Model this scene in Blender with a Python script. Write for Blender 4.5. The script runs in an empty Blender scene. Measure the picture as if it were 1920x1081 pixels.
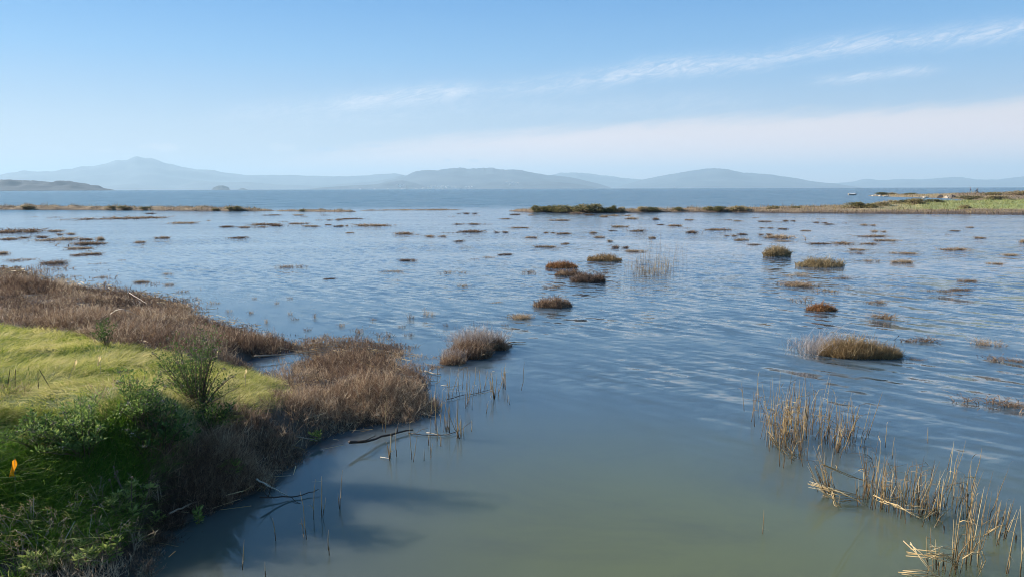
import bpy, math, random
import numpy as np

SC = bpy.context.scene
COL = SC.collection
RNG = np.random.default_rng(7)
random.seed(7)
R = math.radians

# ------------------------------------------------------------------ camera
CAM_H, F, CX, CY = 3.5, 1478.0, 960.0, 540.5
PITCH, ROLL = R(7.23), R(0.19)
_F = np.array([0, math.cos(PITCH), -math.sin(PITCH)])
_U0 = np.array([0, math.sin(PITCH), math.cos(PITCH)])
_R0 = np.array([1.0, 0, 0])
CR = math.cos(ROLL) * _R0 - math.sin(ROLL) * _U0
CU = math.sin(ROLL) * _R0 + math.cos(ROLL) * _U0
CO = np.array([0, 0, CAM_H])
from mathutils import Matrix, Vector
cam = bpy.data.cameras.new('camera')
cam.sensor_width = 36.0
cam.lens = 36.0 * F / 1920.0
cam.clip_start, cam.clip_end = 0.1, 120000
camo = bpy.data.objects.new('camera', cam)
COL.objects.link(camo)
camo.matrix_world = Matrix(((CR[0], CU[0], -_F[0], 0), (CR[1], CU[1], -_F[1], 0), (CR[2], CU[2], -_F[2], CAM_H), (0, 0, 0, 1)))
SC.camera = camo


def ray(px, py):
    return _F + CR * ((px - CX) / F) + CU * ((CY - py) / F)


def at(px, py, z=0.0):
    d = ray(px, py)
    return CO + d * ((z - CAM_H) / d[2])


def far(px, py, D):
    d = ray(px, py)
    return CO + d * (D / math.hypot(d[0], d[1]))


def azel(px, py):
    d = ray(px, py)
    return math.degrees(math.atan2(d[0], d[1])), math.degrees(math.atan2(d[2], math.hypot(d[0], d[1])))


# ------------------------------------------------------------------ render settings, light
SC.render.engine = 'CYCLES'
SC.view_settings.view_transform = 'Standard'
SC.view_settings.look = 'None'
SC.view_settings.exposure = 1.1
SC.view_settings.gamma = 1
SC.cycles.use_denoising = True
SC.cycles.filter_width = 1.0
SC.cycles.use_adaptive_sampling = False
SC.cycles.max_bounces = 8
SC.cycles.transparent_max_bounces = 8
SC.cycles.volume_bounces = 0
SC.cycles.sample_clamp_indirect = 6
SUN_AZ, SUN_EL = -74.0, 26.0
sun = bpy.data.lights.new('sun', 'SUN')
sun.energy, sun.angle, sun.color = 5.0, R(0.53), (1.0, 0.93, 0.84)
suno = bpy.data.objects.new('sun', sun)
COL.objects.link(suno)
_sd = Vector((math.sin(R(SUN_AZ)) * math.cos(R(SUN_EL)), math.cos(R(SUN_AZ)) * math.cos(R(SUN_EL)), math.sin(R(SUN_EL))))
suno.rotation_euler = (-_sd).to_track_quat('-Z', 'Y').to_euler()


# ------------------------------------------------------------------ node helpers
class NT:
    def __init__(self, tree):
        self.t = tree

    def n(self, kind, **kw):
        nd = self.t.nodes.new(kind)
        for k, v in kw.items():
            setattr(nd, k, v)
        return nd

    def put(self, sock, v):
        if isinstance(v, X):
            self.t.links.new(v.s, sock)
        elif isinstance(v, bpy.types.NodeSocket):
            self.t.links.new(v, sock)
        else:
            if sock.type == 'RGBA' and len(v) == 3:
                v = (*v, 1)
            sock.default_value = v

    def m(self, op, a, b=0.0, c=0.0, clamp=False):
        nd = self.n('ShaderNodeMath', operation=op, use_clamp=clamp)
        self.put(nd.inputs[0], a)
        self.put(nd.inputs[1], b)
        self.put(nd.inputs[2], c)
        return X(self, nd.outputs[0])

    def smooth(self, v, a, b):
        nd = self.n('ShaderNodeMapRange', interpolation_type='SMOOTHSTEP')
        self.put(nd.inputs[0], v)
        for i, q in enumerate((a, b, 0.0, 1.0)):
            self.put(nd.inputs[1 + i], q)
        return X(self, nd.outputs[0])

    def vec(self, x, y, z=0.0):
        nd = self.n('ShaderNodeCombineXYZ')
        for i, q in enumerate((x, y, z)):
            self.put(nd.inputs[i], q)
        return X(self, nd.outputs[0])

    def noise(self, v, scale, detail=2.0, rough=0.5, dist=0.0, col=False):
        nd = self.n('ShaderNodeTexNoise')
        self.put(nd.inputs['Vector'], v)
        nd.inputs['Scale'].default_value = scale
        nd.inputs['Detail'].default_value = detail
        nd.inputs['Roughness'].default_value = rough
        nd.inputs['Distortion'].default_value = dist
        return X(self, nd.outputs[1 if col else 0])

    def mix(self, f, a, b, mode='MIX'):
        nd = self.n('ShaderNodeMix', data_type='RGBA', blend_type=mode)
        self.put(nd.inputs[0], f)
        self.put(nd.inputs[6], a)
        self.put(nd.inputs[7], b)
        return X(self, nd.outputs[2])

    def ramp(self, f, stops):
        nd = self.n('ShaderNodeValToRGB')
        self.put(nd.inputs[0], f)
        el = nd.color_ramp.elements
        while len(el) < len(stops):
            el.new(0.5)
        for e, (p, c) in zip(el, stops):
            e.position = p
            e.color = (*c, 1) if len(c) == 3 else c
        return X(self, nd.outputs[0])

    def curve(self, v, lo, hi, pts, ylo, yhi):
        """piecewise-linear function of v through pts, by a Float Curve"""
        t = (v - lo) * (1.0 / (hi - lo))
        nd = self.n('ShaderNodeFloatCurve')
        c = nd.mapping.curves[0]
        pp = [((x - lo) / (hi - lo), (y - ylo) / (yhi - ylo)) for x, y in pts]
        c.points[0].location = pp[0]
        c.points[1].location = pp[-1]
        for q in pp[1:-1]:
            c.points.new(*q)
        for q in c.points:
            q.handle_type = 'VECTOR'
        nd.mapping.use_clip = True
        nd.mapping.update()
        self.put(nd.inputs['Factor'], 1.0)
        self.put(nd.inputs['Value'], t)
        return X(self, nd.outputs[0]) * (yhi - ylo) + ylo


class X:
    def __init__(self, nt, s):
        self.nt, self.s = nt, s

    def __add__(self, o): return self.nt.m('ADD', self, o)
    def __radd__(self, o): return self.nt.m('ADD', o, self)
    def __sub__(self, o): return self.nt.m('SUBTRACT', self, o)
    def __rsub__(self, o): return self.nt.m('SUBTRACT', o, self)
    def __mul__(self, o): return self.nt.m('MULTIPLY', self, o)
    def __rmul__(self, o): return self.nt.m('MULTIPLY', o, self)
    def __truediv__(self, o): return self.nt.m('DIVIDE', self, o)
    def abs(self): return self.nt.m('ABSOLUTE', self)
    def clamp(self): return self.nt.m('ADD', self, 0.0, clamp=True)
    def max(self, o): return self.nt.m('MAXIMUM', self, o)
    def min(self, o): return self.nt.m('MINIMUM', self, o)


def sep(nt, v):
    nd = nt.n('ShaderNodeSeparateXYZ')
    nt.put(nd.inputs[0], v)
    return [X(nt, q) for q in nd.outputs]


# ------------------------------------------------------------------ world: sky with high thin cloud
world = bpy.data.worlds.new('World')
SC.world = world
world.use_nodes = True
nt = NT(world.node_tree)
bg = world.node_tree.nodes['Background']
sky = nt.n('ShaderNodeTexSky', sky_type='NISHITA', sun_disc=False)
sky.sun_elevation, sky.sun_rotation = R(SUN_EL), R(SUN_AZ)
sky.air_density, sky.dust_density, sky.ozone_density = 1.0, 0.1, 4.0
bg.inputs[1].default_value = 0.066
hs = nt.n('ShaderNodeHueSaturation')
hs.inputs['Saturation'].default_value = 1.2
hs.inputs['Value'].default_value = 1.0
nt.put(hs.inputs['Color'], sky.outputs[0])
skyc = X(nt, hs.outputs[0])
tc = nt.n('ShaderNodeTexCoord')
dx, dy, dz = sep(nt, tc.outputs['Generated'])
U = nt.m('ARCTAN2', dx, dy) * (180 / math.pi)
V = nt.m('ARCSINE', dz) * (180 / math.pi)
uv = nt.vec(U, V, 0.0)
slope_v = V - U * 0.11                                   # the cloud sheet is drawn out along a gentle rise to the right
nz1 = nt.noise(nt.vec(U * 0.10, slope_v * 0.75, 3.1), 1.0, 5, 0.6, 0.6)
nz2 = nt.noise(nt.vec(U * 0.35, slope_v * 1.9, 8.0), 1.0, 5, 0.62, 0.9)
nz3 = nt.noise(nt.vec(U * 0.55 + V * 0.5, (V - U * 0.25) * 2.6, 5.0), 1.0, 6, 0.68, 1.4)
warp = nt.noise(nt.vec(U * 0.12, V * 0.2, 1.0), 1.0, 3, 0.5)


def uvp(pts):
    return [azel(*p) for p in pts]


def arc(pts):
    q = uvp(pts)
    return [(-60.0, q[0][1])] + q + [(60.0, q[-1][1] + 0.09 * (60 - q[-1][0]))]


WH = (0.74, 0.77, 0.85)
K = 1 / (2.144 * 0.068)                                             # display white -> radiance in Nishita units at this exposure
c_low = tuple(K * q for q in (0.98, 0.72, 0.68))
c_veil = nt.ramp(nt.m('DIVIDE', V.max(0.0), 90.0), [(0, tuple(K * q for q in (1.50, 1.05, .86))), (.035, tuple(K * q for q in (1.22, .94, .85))), (.06, tuple(K * q for q in (.90, .83, .83))), (.1, tuple(K * q for q in (.80, .79, .84))), (1, tuple(K * q for q in (.8, .82, .9)))])
c_cirrus = tuple(K * q for q in (0.95, 0.97, 1.05))
# milky air low over the horizon
low = nt.m('POWER', 2.718, (V.max(0.0) * -1.0) * 0.38)
blue = nt.ramp(nt.m('DIVIDE', V.max(0.0), 90.0), [(0, tuple(K * q for q in (.46, .52, .64))), (.05, tuple(K * q for q in (.38, .55, .77))), (.10, tuple(K * q for q in (.19, .48, .86))), (.16, tuple(K * q for q in (.065, .33, .79))), (.3, tuple(K * q for q in (.12, .34, .70))), (1, tuple(K * q for q in (.07, .22, .52)))])
skyc = nt.mix(0.72, skyc, blue)
c = nt.mix(low * 0.8, skyc, c_low)
# the broad pale veil on the right
vt = nt.curve(U, -60, 60, arc([(300, 325), (540, 285), (700, 262), (950, 240), (1200, 223), (1500, 205), (1700, 192), (1920, 172)]), -5, 25)
va = nt.curve(U, -60, 60, [(-60, 0.0), (-30, 0.0), (-18, 0.35), (-8, 0.8), (3, 1.0), (12, 1.0), (34, 1.0), (60, 0.7)], 0, 1)
edge = vt - V + (nz2 - 0.5) * 0.9 + (nz1 - 0.5) * 1.1
vm = nt.smooth(edge, -0.25, 1.1) * va * (0.86 + nz1 * 0.28).min(1.0)
c = nt.mix(vm.clamp(), c, c_veil)
# the long thin streak and its fellows


def streak(c, pts, ints, width, gain, warpk=0.9):
    vc = nt.curve(U, -60, 60, arc(pts), -5, 25)
    it = nt.curve(U, -60, 60, [(-60, 0.0)] + [(azel(x, 100)[0], i) for x, i in ints] + [(60, 0.0)], 0, 1)
    d = (V - vc + (warp - 0.5) * warpk).abs()
    m = nt.m('POWER', 2.718, (d * d) * (-1.0 / (width * width)))
    m = m * it * (nt.smooth(nz3, 0.34, 0.74) * 0.85 + nt.smooth(nz2, 0.35, 0.7) * 0.25 + 0.06) * gain
    return nt.mix(m.clamp(), c, c_cirrus)


c = streak(c, [(300, 238), (440, 216), (640, 192), (860, 170), (1000, 162), (1200, 133), (1400, 120), (1500, 98), (1650, 80), (1800, 66), (1920, 52)],
           [(350, 0), (450, .3), (600, .3), (660, .8), (850, .8), (900, .28), (1000, .4), (1100, .62), (1300, .85), (1400, .62), (1480, .6), (1600, .7), (1700, .6), (1920, .62), (2100, .4)], 0.62, 1.05)
c = streak(c, [(300, 262), (640, 225), (900, 205), (1240, 197), (1600, 190)], [(350, 0), (600, .32), (800, .25), (1100, .22), (1300, .32), (1500, 0)], 0.8, .9)
c = streak(c, [(1300, 165), (1500, 155), (1600, 148), (1690, 136), (1800, 128)], [(1500, 0), (1575, .5), (1620, .7), (1660, .5), (1720, .6), (1780, 0)], 0.30, 1.15, 0.5)
# small fair-weather puffs low on the left
pn = nt.noise(nt.vec(U * 0.9, V * 1.7, 4.0), 1.0, 5, 0.62)


def puff(c, px, py, wpx, hpx, gain, col):
    u0, v0 = azel(px, py)
    a = (U - u0) * (26.0 * 2 / wpx)
    b = (V - v0) * (26.0 * 2 / hpx)
    m = nt.m('POWER', 2.718, (a * a + b * b) * -1.1)
    m = nt.smooth(m + (pn - 0.5) * 1.5, 0.42, 0.85) * nt.smooth(m, 0.02, 0.3) * gain
    return nt.mix(m.clamp(), c, col)


lt = tuple(K * q for q in (0.86, 0.83, 0.85))
dk = tuple(K * q for q in (0.50, 0.63, 0.80))
for q in ((305, 276, 84, 20, .8, lt), (195, 283, 44, 10, .6, lt), (525, 278, 70, 24, .5, lt), (612, 281, 60, 13, .55, dk), (700, 274, 50, 8, .4, dk),
          (840, 301, 24, 8, .4, dk), (890, 302, 36, 10, .5, dk), (235, 285, 30, 6, .4, lt)):
    c = puff(c, *q)
nt.put(bg.inputs[0], c)


# ------------------------------------------------------------------ mesh helpers
def wob(x, y, scale, seed, n=7):
    """smooth pseudo-noise in [-1, 1]"""
    r = np.random.default_rng(seed)
    s = 0
    for _ in range(n):
        a = r.uniform(0, 6.283)
        f = r.uniform(0.6, 1.7) / scale * 6.283
        s = s + np.sin((np.cos(a) * x + np.sin(a) * y) * f + r.uniform(0, 6.283))
    return s / (n ** 0.5 * 1.5)


def unit(v):
    return v / np.maximum(np.linalg.norm(v, axis=-1, keepdims=True), 1e-9)


class MB:
    """collects faces and links them as ONE mesh object"""

    def __init__(self):
        self.v, self.f4, self.f3, self.a, self.n = [], [], [], [], 0

    def add(self, v, quads=None, tris=None, var=0.5):
        v = np.asarray(v, float).reshape(-1, 3)
        if quads is not None and len(quads):
            self.f4.append(np.asarray(quads, np.int64) + self.n)
        if tris is not None and len(tris):
            self.f3.append(np.asarray(tris, np.int64) + self.n)
        self.v.append(v)
        self.a.append(np.broadcast_to(np.asarray(var, float), (len(v),)))
        self.n += len(v)

    def mesh(self, name, mat, smooth=False):
        me = bpy.data.meshes.new(name)
        v = np.concatenate(self.v)
        f4 = np.concatenate(self.f4) if self.f4 else np.zeros((0, 4), np.int64)
        f3 = np.concatenate(self.f3) if self.f3 else np.zeros((0, 3), np.int64)
        me.vertices.add(len(v))
        me.vertices.foreach_set('co', v.astype(np.float32).ravel())
        lv = np.concatenate([f4.ravel(), f3.ravel()])
        tot = np.concatenate([np.full(len(f4), 4), np.full(len(f3), 3)])
        st = np.concatenate([[0], np.cumsum(tot)[:-1]])
        me.loops.add(len(lv))
        me.loops.foreach_set('vertex_index', lv.astype(np.int32))
        me.polygons.add(len(tot))
        me.polygons.foreach_set('loop_start', st.astype(np.int32))
        me.polygons.foreach_set('use_smooth', np.full(len(tot), smooth))
        at_ = me.attributes.new('var', 'FLOAT', 'POINT')
        at_.data.foreach_set('value', np.concatenate(self.a).astype(np.float32))
        me.materials.append(mat)
        me.update(calc_edges=True)
        me.validate()
        return me

    def build(self, name, mat, parent=None, smooth=False, loc=None):
        if loc is not None:
            self.v = [q - np.asarray(loc) for q in self.v]
        o = bpy.data.objects.new(name, self.mesh(name, mat, smooth))
        COL.objects.link(o)
        if parent is not None:
            o.parent = parent
        elif loc is not None:
            o.location = loc
        return o

    # -- shapes
    def ribbons(self, base, d, L, W, bend=None, seg=2, var=0.5, taper=0.85):
        base = np.asarray(base, float)
        n = len(base)
        if n == 0:
            return
        d = unit(np.asarray(d, float))
        L = np.broadcast_to(np.asarray(L, float), (n,))
        W = np.broadcast_to(np.asarray(W, float), (n,))
        var = np.broadcast_to(np.asarray(var, float), (n,))
        bend = np.zeros((n, 3)) if bend is None else bend
        side = unit(np.cross(d, RNG.normal(size=(n, 3))))
        t = np.linspace(0, 1, seg + 1)[None, :, None]
        p = base[:, None] + d[:, None] * L[:, None, None] * t + bend[:, None] * L[:, None, None] * t * t
        w = side[:, None] * (W[:, None, None] * 0.5) * (1 - taper * t)
        v = np.stack([p - w, p + w], 2)
        k = (seg + 1) * 2
        o = (np.arange(n) * k)[:, None, None] + (np.arange(seg) * 2)[None, :, None] + np.array([0, 1, 3, 2])[None, None]
        self.add(v.reshape(-1, 3), quads=o.reshape(-1, 4), var=np.repeat(var, k))
        return p

    def tube(self, pts, r, sides=5, var=0.5, cap=True):
        pts = np.asarray(pts, float)
        m = len(pts)
        r = np.broadcast_to(np.asarray(r, float), (m,))
        tan = unit(np.gradient(pts, axis=0))
        ref = np.array([0.31, 0.87, 0.17])
        s1 = unit(np.cross(tan, ref))
        s2 = np.cross(tan, s1)
        a = np.linspace(0, 2 * math.pi, sides, endpoint=False)
        v = pts[:, None] + (s1[:, None] * np.cos(a)[None, :, None] + s2[:, None] * np.sin(a)[None, :, None]) * r[:, None, None]
        q = [[i * sides + j, i * sides + (j + 1) % sides, (i + 1) * sides + (j + 1) % sides, (i + 1) * sides + j] for i in range(m - 1) for j in range(sides)]
        tr = []
        if cap:
            tr = [[(m - 1) * sides, (m - 1) * sides + j, (m - 1) * sides + j + 1] for j in range(1, sides - 1)] + [[0, j + 1, j] for j in range(1, sides - 1)]
        self.add(v.reshape(-1, 3), quads=q, tris=tr, var=np.repeat(var, sides) if np.ndim(var) else var)

    def leaves(self, c, d, L, W, var=0.5, cup=0.25):
        """folded lance-shaped leaves growing from c along d"""
        c = np.asarray(c, float)
        n = len(c)
        d = unit(np.asarray(d, float))
        L = np.broadcast_to(np.asarray(L, float), (n,))[:, None]
        W = np.broadcast_to(np.asarray(W, float), (n,))[:, None]
        var = np.broadcast_to(np.asarray(var, float), (n,))
        s = unit(np.cross(d, RNG.normal(size=(n, 3))))
        u = np.cross(s, d)
        v = np.stack([c, c + d * L * .55 + s * W * .5 + u * W * cup, c + d * L + u * L * -.06, c + d * L * .55 - s * W * .5 + u * W * cup, c + d * L * .55], 1)
        b = (np.arange(n) * 5)[:, None]
        self.add(v.reshape(-1, 3), quads=np.concatenate([b + np.array([[0, 1, 2, 4]]), b + np.array([[0, 4, 2, 3]])]), var=np.repeat(var, 5))

    def box(self, lo, hi, var=0.5, M=None):
        x0, y0, z0 = lo
        x1, y1, z1 = hi
        v = np.array([[x0, y0, z0], [x1, y0, z0], [x1, y1, z0], [x0, y1, z0], [x0, y0, z1], [x1, y0, z1], [x1, y1, z1], [x0, y1, z1]], float)
        if M is not None:
            v = v @ M.T
        self.add(v, quads=[[0, 3, 2, 1], [4, 5, 6, 7], [0, 1, 5, 4], [1, 2, 6, 5], [2, 3, 7, 6], [3, 0, 4, 7]], var=var)

    def grid(self, P, var=0.5):
        a, b = P.shape[:2]
        i, j = np.meshgrid(np.arange(a - 1), np.arange(b - 1), indexing='ij')
        q = np.stack([i * b + j, (i + 1) * b + j, (i + 1) * b + j + 1, i * b + j + 1], -1).reshape(-1, 4)
        self.add(P.reshape(-1, 3), quads=q, var=np.asarray(var).reshape(-1) if np.ndim(var) else var)


def tag(o, label=None, cat=None, group=None, kind=None):
    if label: o['label'] = label
    if cat: o['category'] = cat
    if group: o['group'] = group
    if kind: o['kind'] = kind
    return o


def empty(name, loc, label, cat, group=None, rz=0):
    o = bpy.data.objects.new(name, None)
    COL.objects.link(o)
    o.location = loc
    o.rotation_euler.z = rz
    o.empty_display_size = 0.1
    return tag(o, label, cat, group)


def dup(o, loc, rz=0.0, scale=(1, 1, 1)):
    c = o.copy()
    COL.objects.link(c)
    c.location, c.rotation_euler, c.scale = loc, (0, 0, rz), scale
    for ch in list(o.children):
        k = ch.copy()
        COL.objects.link(k)
        k.parent = c
    return c


# ------------------------------------------------------------------ materials
def material(name):
    m = bpy.data.materials.new(name)
    m.use_nodes = True
    t = NT(m.node_tree)
    b = m.node_tree.nodes['Principled BSDF']
    return m, t, b


def plant_mat(name, stops, transl=0.3, rough=0.6, objvar=0.0, spec=0.25):
    """plant matter: the hue of each stem or leaf comes from the mesh attribute var"""
    m, t, b = material(name)
    a = t.n('ShaderNodeAttribute', attribute_name='var')
    f = X(t, a.outputs['Fac'])
    if objvar:
        oi = t.n('ShaderNodeObjectInfo')
        f = (f + (X(t, oi.outputs['Random']) - 0.5) * objvar).clamp()
    c = t.ramp(f, stops)
    t.put(b.inputs['Base Color'], c)
    b.inputs['Roughness'].default_value = rough
    b.inputs['Specular IOR Level'].default_value = spec
    if transl:
        tr = t.n('ShaderNodeBsdfTranslucent')
        t.put(tr.inputs['Color'], c)
        mx = t.n('ShaderNodeMixShader')
        mx.inputs[0].default_value = transl
        t.t.links.new(b.outputs[0], mx.inputs[1])
        t.t.links.new(tr.outputs[0], mx.inputs[2])
        t.t.links.new(mx.outputs[0], m.node_tree.nodes['Material Output'].inputs[0])
    return m


def plain(name, col, rough=0.7, noise=0.0, scale=8.0, col2=None):
    m, t, b = material(name)
    if noise:
        g = t.n('ShaderNodeTexCoord')
        n = t.noise(g.outputs['Object'], scale, 4, 0.6)
        t.put(b.inputs['Base Color'], t.mix(t.smooth(n, 0.5 - noise, 0.5 + noise), col, col2))
    else:
        b.inputs['Base Color'].default_value = (*col, 1)
    b.inputs['Roughness'].default_value = rough
    return m


M = {}
M['pickle'] = plant_mat('pickleweed_brown', [(0, (0.048, 0.030, 0.021)), (.3, (0.125, 0.074, 0.046)), (.6, (0.250, 0.155, 0.095)), (.85, (0.42, 0.295, 0.175)), (1, (0.58, 0.45, 0.30))], 0.3)
M['tuft'] = plant_mat('pickleweed_tuft', [(0, (.060, .040, .030)), (.35, (.175, .108, .066)), (.65, (.30, .195, .115)), (.9, (.43, .31, .19)), (1, (.56, .43, .27))], .3, objvar=.6)
M['russet'] = plant_mat('pickleweed_russet', [(0, (0.091, 0.039, 0.018)), (.5, (0.273, 0.124, 0.046)), (1, (0.429, 0.247, 0.104))], 0.3)
M['tan'] = plant_mat('tan_marsh_grass', [(0, (.16, .11, .045)), (.5, (.32, .23, .11)), (1, (.46, .37, .22))], .25)
M['grey'] = plant_mat('grey_dead_stems', [(0, (.20, .16, .13)), (.5, (.36, .30, .26)), (1, (.52, .46, .41))], .2)
M['reed'] = plant_mat('dead_reed', [(0, (.085, .052, .025)), (.3, (.23, .145, .060)), (.65, (.44, .305, .135)), (1, (.64, .50, .28))], .12)
M['grass'] = plant_mat('meadow_grass', [(0, (.055, .115, .010)), (.3, (.13, .205, .018)), (.5, (.33, .345, .058)), (.72, (.51, .45, .14)), (1, (.64, .54, .25))], .45)
M['lush'] = plant_mat('lush_grass', [(0, (.030, .085, .008)), (.5, (.090, .195, .016)), (.85, (.21, .33, .034)), (1, (.46, .44, .14))], .5)
M['leaf'] = plant_mat('shrub_leaf', [(0, (0.039, 0.070, 0.020)), (.5, (0.098, 0.161, 0.039)), (.85, (0.182, 0.266, 0.063)), (1, (0.308, 0.364, 0.098))], 0.4)
M['gum'] = plant_mat('gumplant_leaf', [(0, (.07, .11, .025)), (.5, (.18, .24, .05)), (1, (.40, .42, .13))], .4)
M['twig'] = plant_mat('woody_twig', [(0, (0.068, 0.042, 0.030)), (1, (0.285, 0.195, 0.135))], 0)
M['spitgrass'] = plant_mat('spit_grass', [(0, (.10, .065, .035)), (.35, (.24, .165, .085)), (.6, (.34, .26, .14)), (.8, (.29, .27, .10)), (1, (.22, .24, .07))], .25)
M['shrub'] = plant_mat('spit_shrub', [(0, (0.075, 0.080, 0.025)), (.45, (0.19, 0.175, 0.055)), (.75, (0.33, 0.26, 0.11)), (1, (0.52, 0.40, 0.24))], 0.35, objvar=.7)
M['wood'] = plant_mat('driftwood', [(0, (.030, .022, .017)), (.5, (.20, .14, .09)), (1, (.52, .43, .32))], 0)


def ground_mat(name, stops, scale=0.5, detail=6, bump=0.03):
    m, t, b = material(name)
    g = t.n('ShaderNodeNewGeometry')
    p = g.outputs['Position']
    a = t.n('ShaderNodeAttribute', attribute_name='var')
    n = t.noise(p, scale, detail, 0.65)
    n2 = t.noise(p, scale * 14, 4, 0.7)
    f = X(t, a.outputs['Fac']) + (n - 0.5) * 0.5 + (n2 - 0.5) * 0.35
    t.put(b.inputs['Base Color'], t.ramp(f.clamp(), stops))
    b.inputs['Roughness'].default_value = 0.85
    bp = t.n('ShaderNodeBump')
    bp.inputs['Distance'].default_value = bump
    t.put(bp.inputs['Height'], n2)
    t.t.links.new(bp.outputs[0], b.inputs['Normal'])
    return m


M['mud'] = ground_mat('marsh_ground', [(0, (.035, .026, .018)), (.4, (.085, .058, .036)), (.62, (.11, .115, .03)), (.85, (.17, .20, .04)), (1, (.24, .25, .07))], .7)
M['spit'] = ground_mat('spit_ground', [(0, (.035, .022, .015)), (.22, (.11, .068, .038)), (.42, (.27, .19, .10)), (.6, (.30, .25, .12)), (.8, (.27, .26, .09)), (1, (.22, .25, .07))], .25, bump=.1)

# ---- water
def water_mat():
    m, t, b = material('bay_water')
    g = t.n('ShaderNodeNewGeometry')
    x, y, z = sep(t, g.outputs['Position'])
    dist = t.m('SQRT', x * x + y * y)
    bay = t.smooth(dist, 118, 165)                           # beyond the spits: open bay
    flat2 = t.vec(x, y, 0.0)
    # shelter: calm turbid channel in front, wind ripples to the right and beyond
    big = t.noise(flat2, 0.09, 3, 0.55)
    gust = t.noise(t.vec(x * 0.05, y * 0.16, 2.0), 1.0, 4, 0.6)
    calm = t.smooth(y + x * -1.25 + (big - 0.5) * 7.0, 6.0, 14.5)  # 0 to the right and near, 1 further left
    near_calm = t.smooth(y + x * 1.15 + (big - 0.5) * 5.0, 11.0, 19.0)
    # crest-aligned coordinates
    def wave(th, lam, stretch, seed, warpk=0.35, detail=2.0):
        cx, cy = math.cos(R(th)), math.sin(R(th))            # travel direction
        along = (x * cx + y * cy) * (1.0 / lam)
        cross = (x * -cy + y * cx) * (1.0 / (lam * stretch))
        n = t.noise(t.vec(along, cross, seed), 1.0, detail, 0.55, warpk)
        return n - 0.5, cx, cy
    amps = []
    w1, a1, b1 = wave(28, 0.42, 8.0, 1.7, .2, 1.0)
    w2, a2, b2 = wave(48, 0.27, 5.0, 5.1, .25, 1.0)
    w3, a3, b3 = wave(95, 0.16, 2.4, 9.3)
    w4, a4, b4 = wave(18, 1.5, 4.5, 12.9)
    ripple = near_calm * (0.35 + t.smooth(gust, 0.32, 0.68) * 1.25)
    k1 = ripple * (1.0 - calm * 0.75) * 0.42 + 0.018
    k2 = ripple * (0.42 - calm * 0.12) + 0.016
    k3 = ripple * 0.26 + 0.012
    k4 = ripple * 0.06 + bay * 0.10 + 0.008
    sx = w1 * k1 * a1 + w2 * k2 * a2 + w3 * k3 * a3 + w4 * k4 * a4
    sy = w1 * k1 * b1 + w2 * k2 * b2 + w3 * k3 * b3 + w4 * k4 * b4
    wb, ab, bb = wave(80, 2.6, 3.5, 21.0)
    sy = sy + wb * bay * 0.55
    # mean tilt of the facets one sees at a grazing angle
    nv = t.n('ShaderNodeVectorMath', operation='NORMALIZE')
    t.put(nv.inputs[0], t.vec(sx * -1.0, sy * -1.0, 1.0))
    t.t.links.new(nv.outputs[0], b.inputs['Normal'])
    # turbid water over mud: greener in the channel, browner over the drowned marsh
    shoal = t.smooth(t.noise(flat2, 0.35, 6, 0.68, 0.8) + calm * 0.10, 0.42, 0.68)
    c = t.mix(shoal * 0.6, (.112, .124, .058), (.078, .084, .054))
    c = t.mix(t.smooth(x + (big - 0.5) * 2.0, -2.6, 1.4), (.082, .094, .078), c)  # deeper water by the left bank, with the bank's shade put into its colour
    c = t.mix(t.smooth(dist + (big - 0.5) * 3.0, 7.0, 13.5), c, (.066, .098, .118))  # bluer with distance: stronger sky reflection put into the base colour
    c = t.mix(t.smooth(dist, 16, 45), c, (.058, .094, .140))  # more sky reflection painted into the base colour of the middle water
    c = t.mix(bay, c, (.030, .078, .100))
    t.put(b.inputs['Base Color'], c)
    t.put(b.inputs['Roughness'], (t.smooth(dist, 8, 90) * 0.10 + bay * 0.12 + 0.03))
    b.inputs['IOR'].default_value = 1.33
    b.inputs['Subsurface Weight'].default_value = 1.0
    b.inputs['Subsurface Radius'].default_value = (1.0, 1.0, 0.8)
    b.inputs['Subsurface Scale'].default_value = 2.6
    return m


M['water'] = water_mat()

# ------------------------------------------------------------------ water: one sheet to the horizon, with the earth's curve
RE = 7.4e6
rad = np.concatenate([[0.0], np.geomspace(3, 34000, 120)])
ang = np.linspace(0, 2 * math.pi, 145)
rr, aa = np.meshgrid(rad, ang, indexing='ij')
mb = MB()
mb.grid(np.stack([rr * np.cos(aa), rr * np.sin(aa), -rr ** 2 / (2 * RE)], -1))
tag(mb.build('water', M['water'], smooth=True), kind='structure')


def drop(D):
    return -D * D / (2 * RE)


# ------------------------------------------------------------------ far hills
M['hill'] = plain('hillside', (.020, .044, .074), .9, .14, .0026, (.062, .084, .104))  # greenish slopes tinted blue: haze put into the base colour
M['headland'] = plain('wooded_headland', (.004, .013, .027), .9, .2, .02, (.013, .024, .036))  # haze blue put into the headland's base colour too


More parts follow.
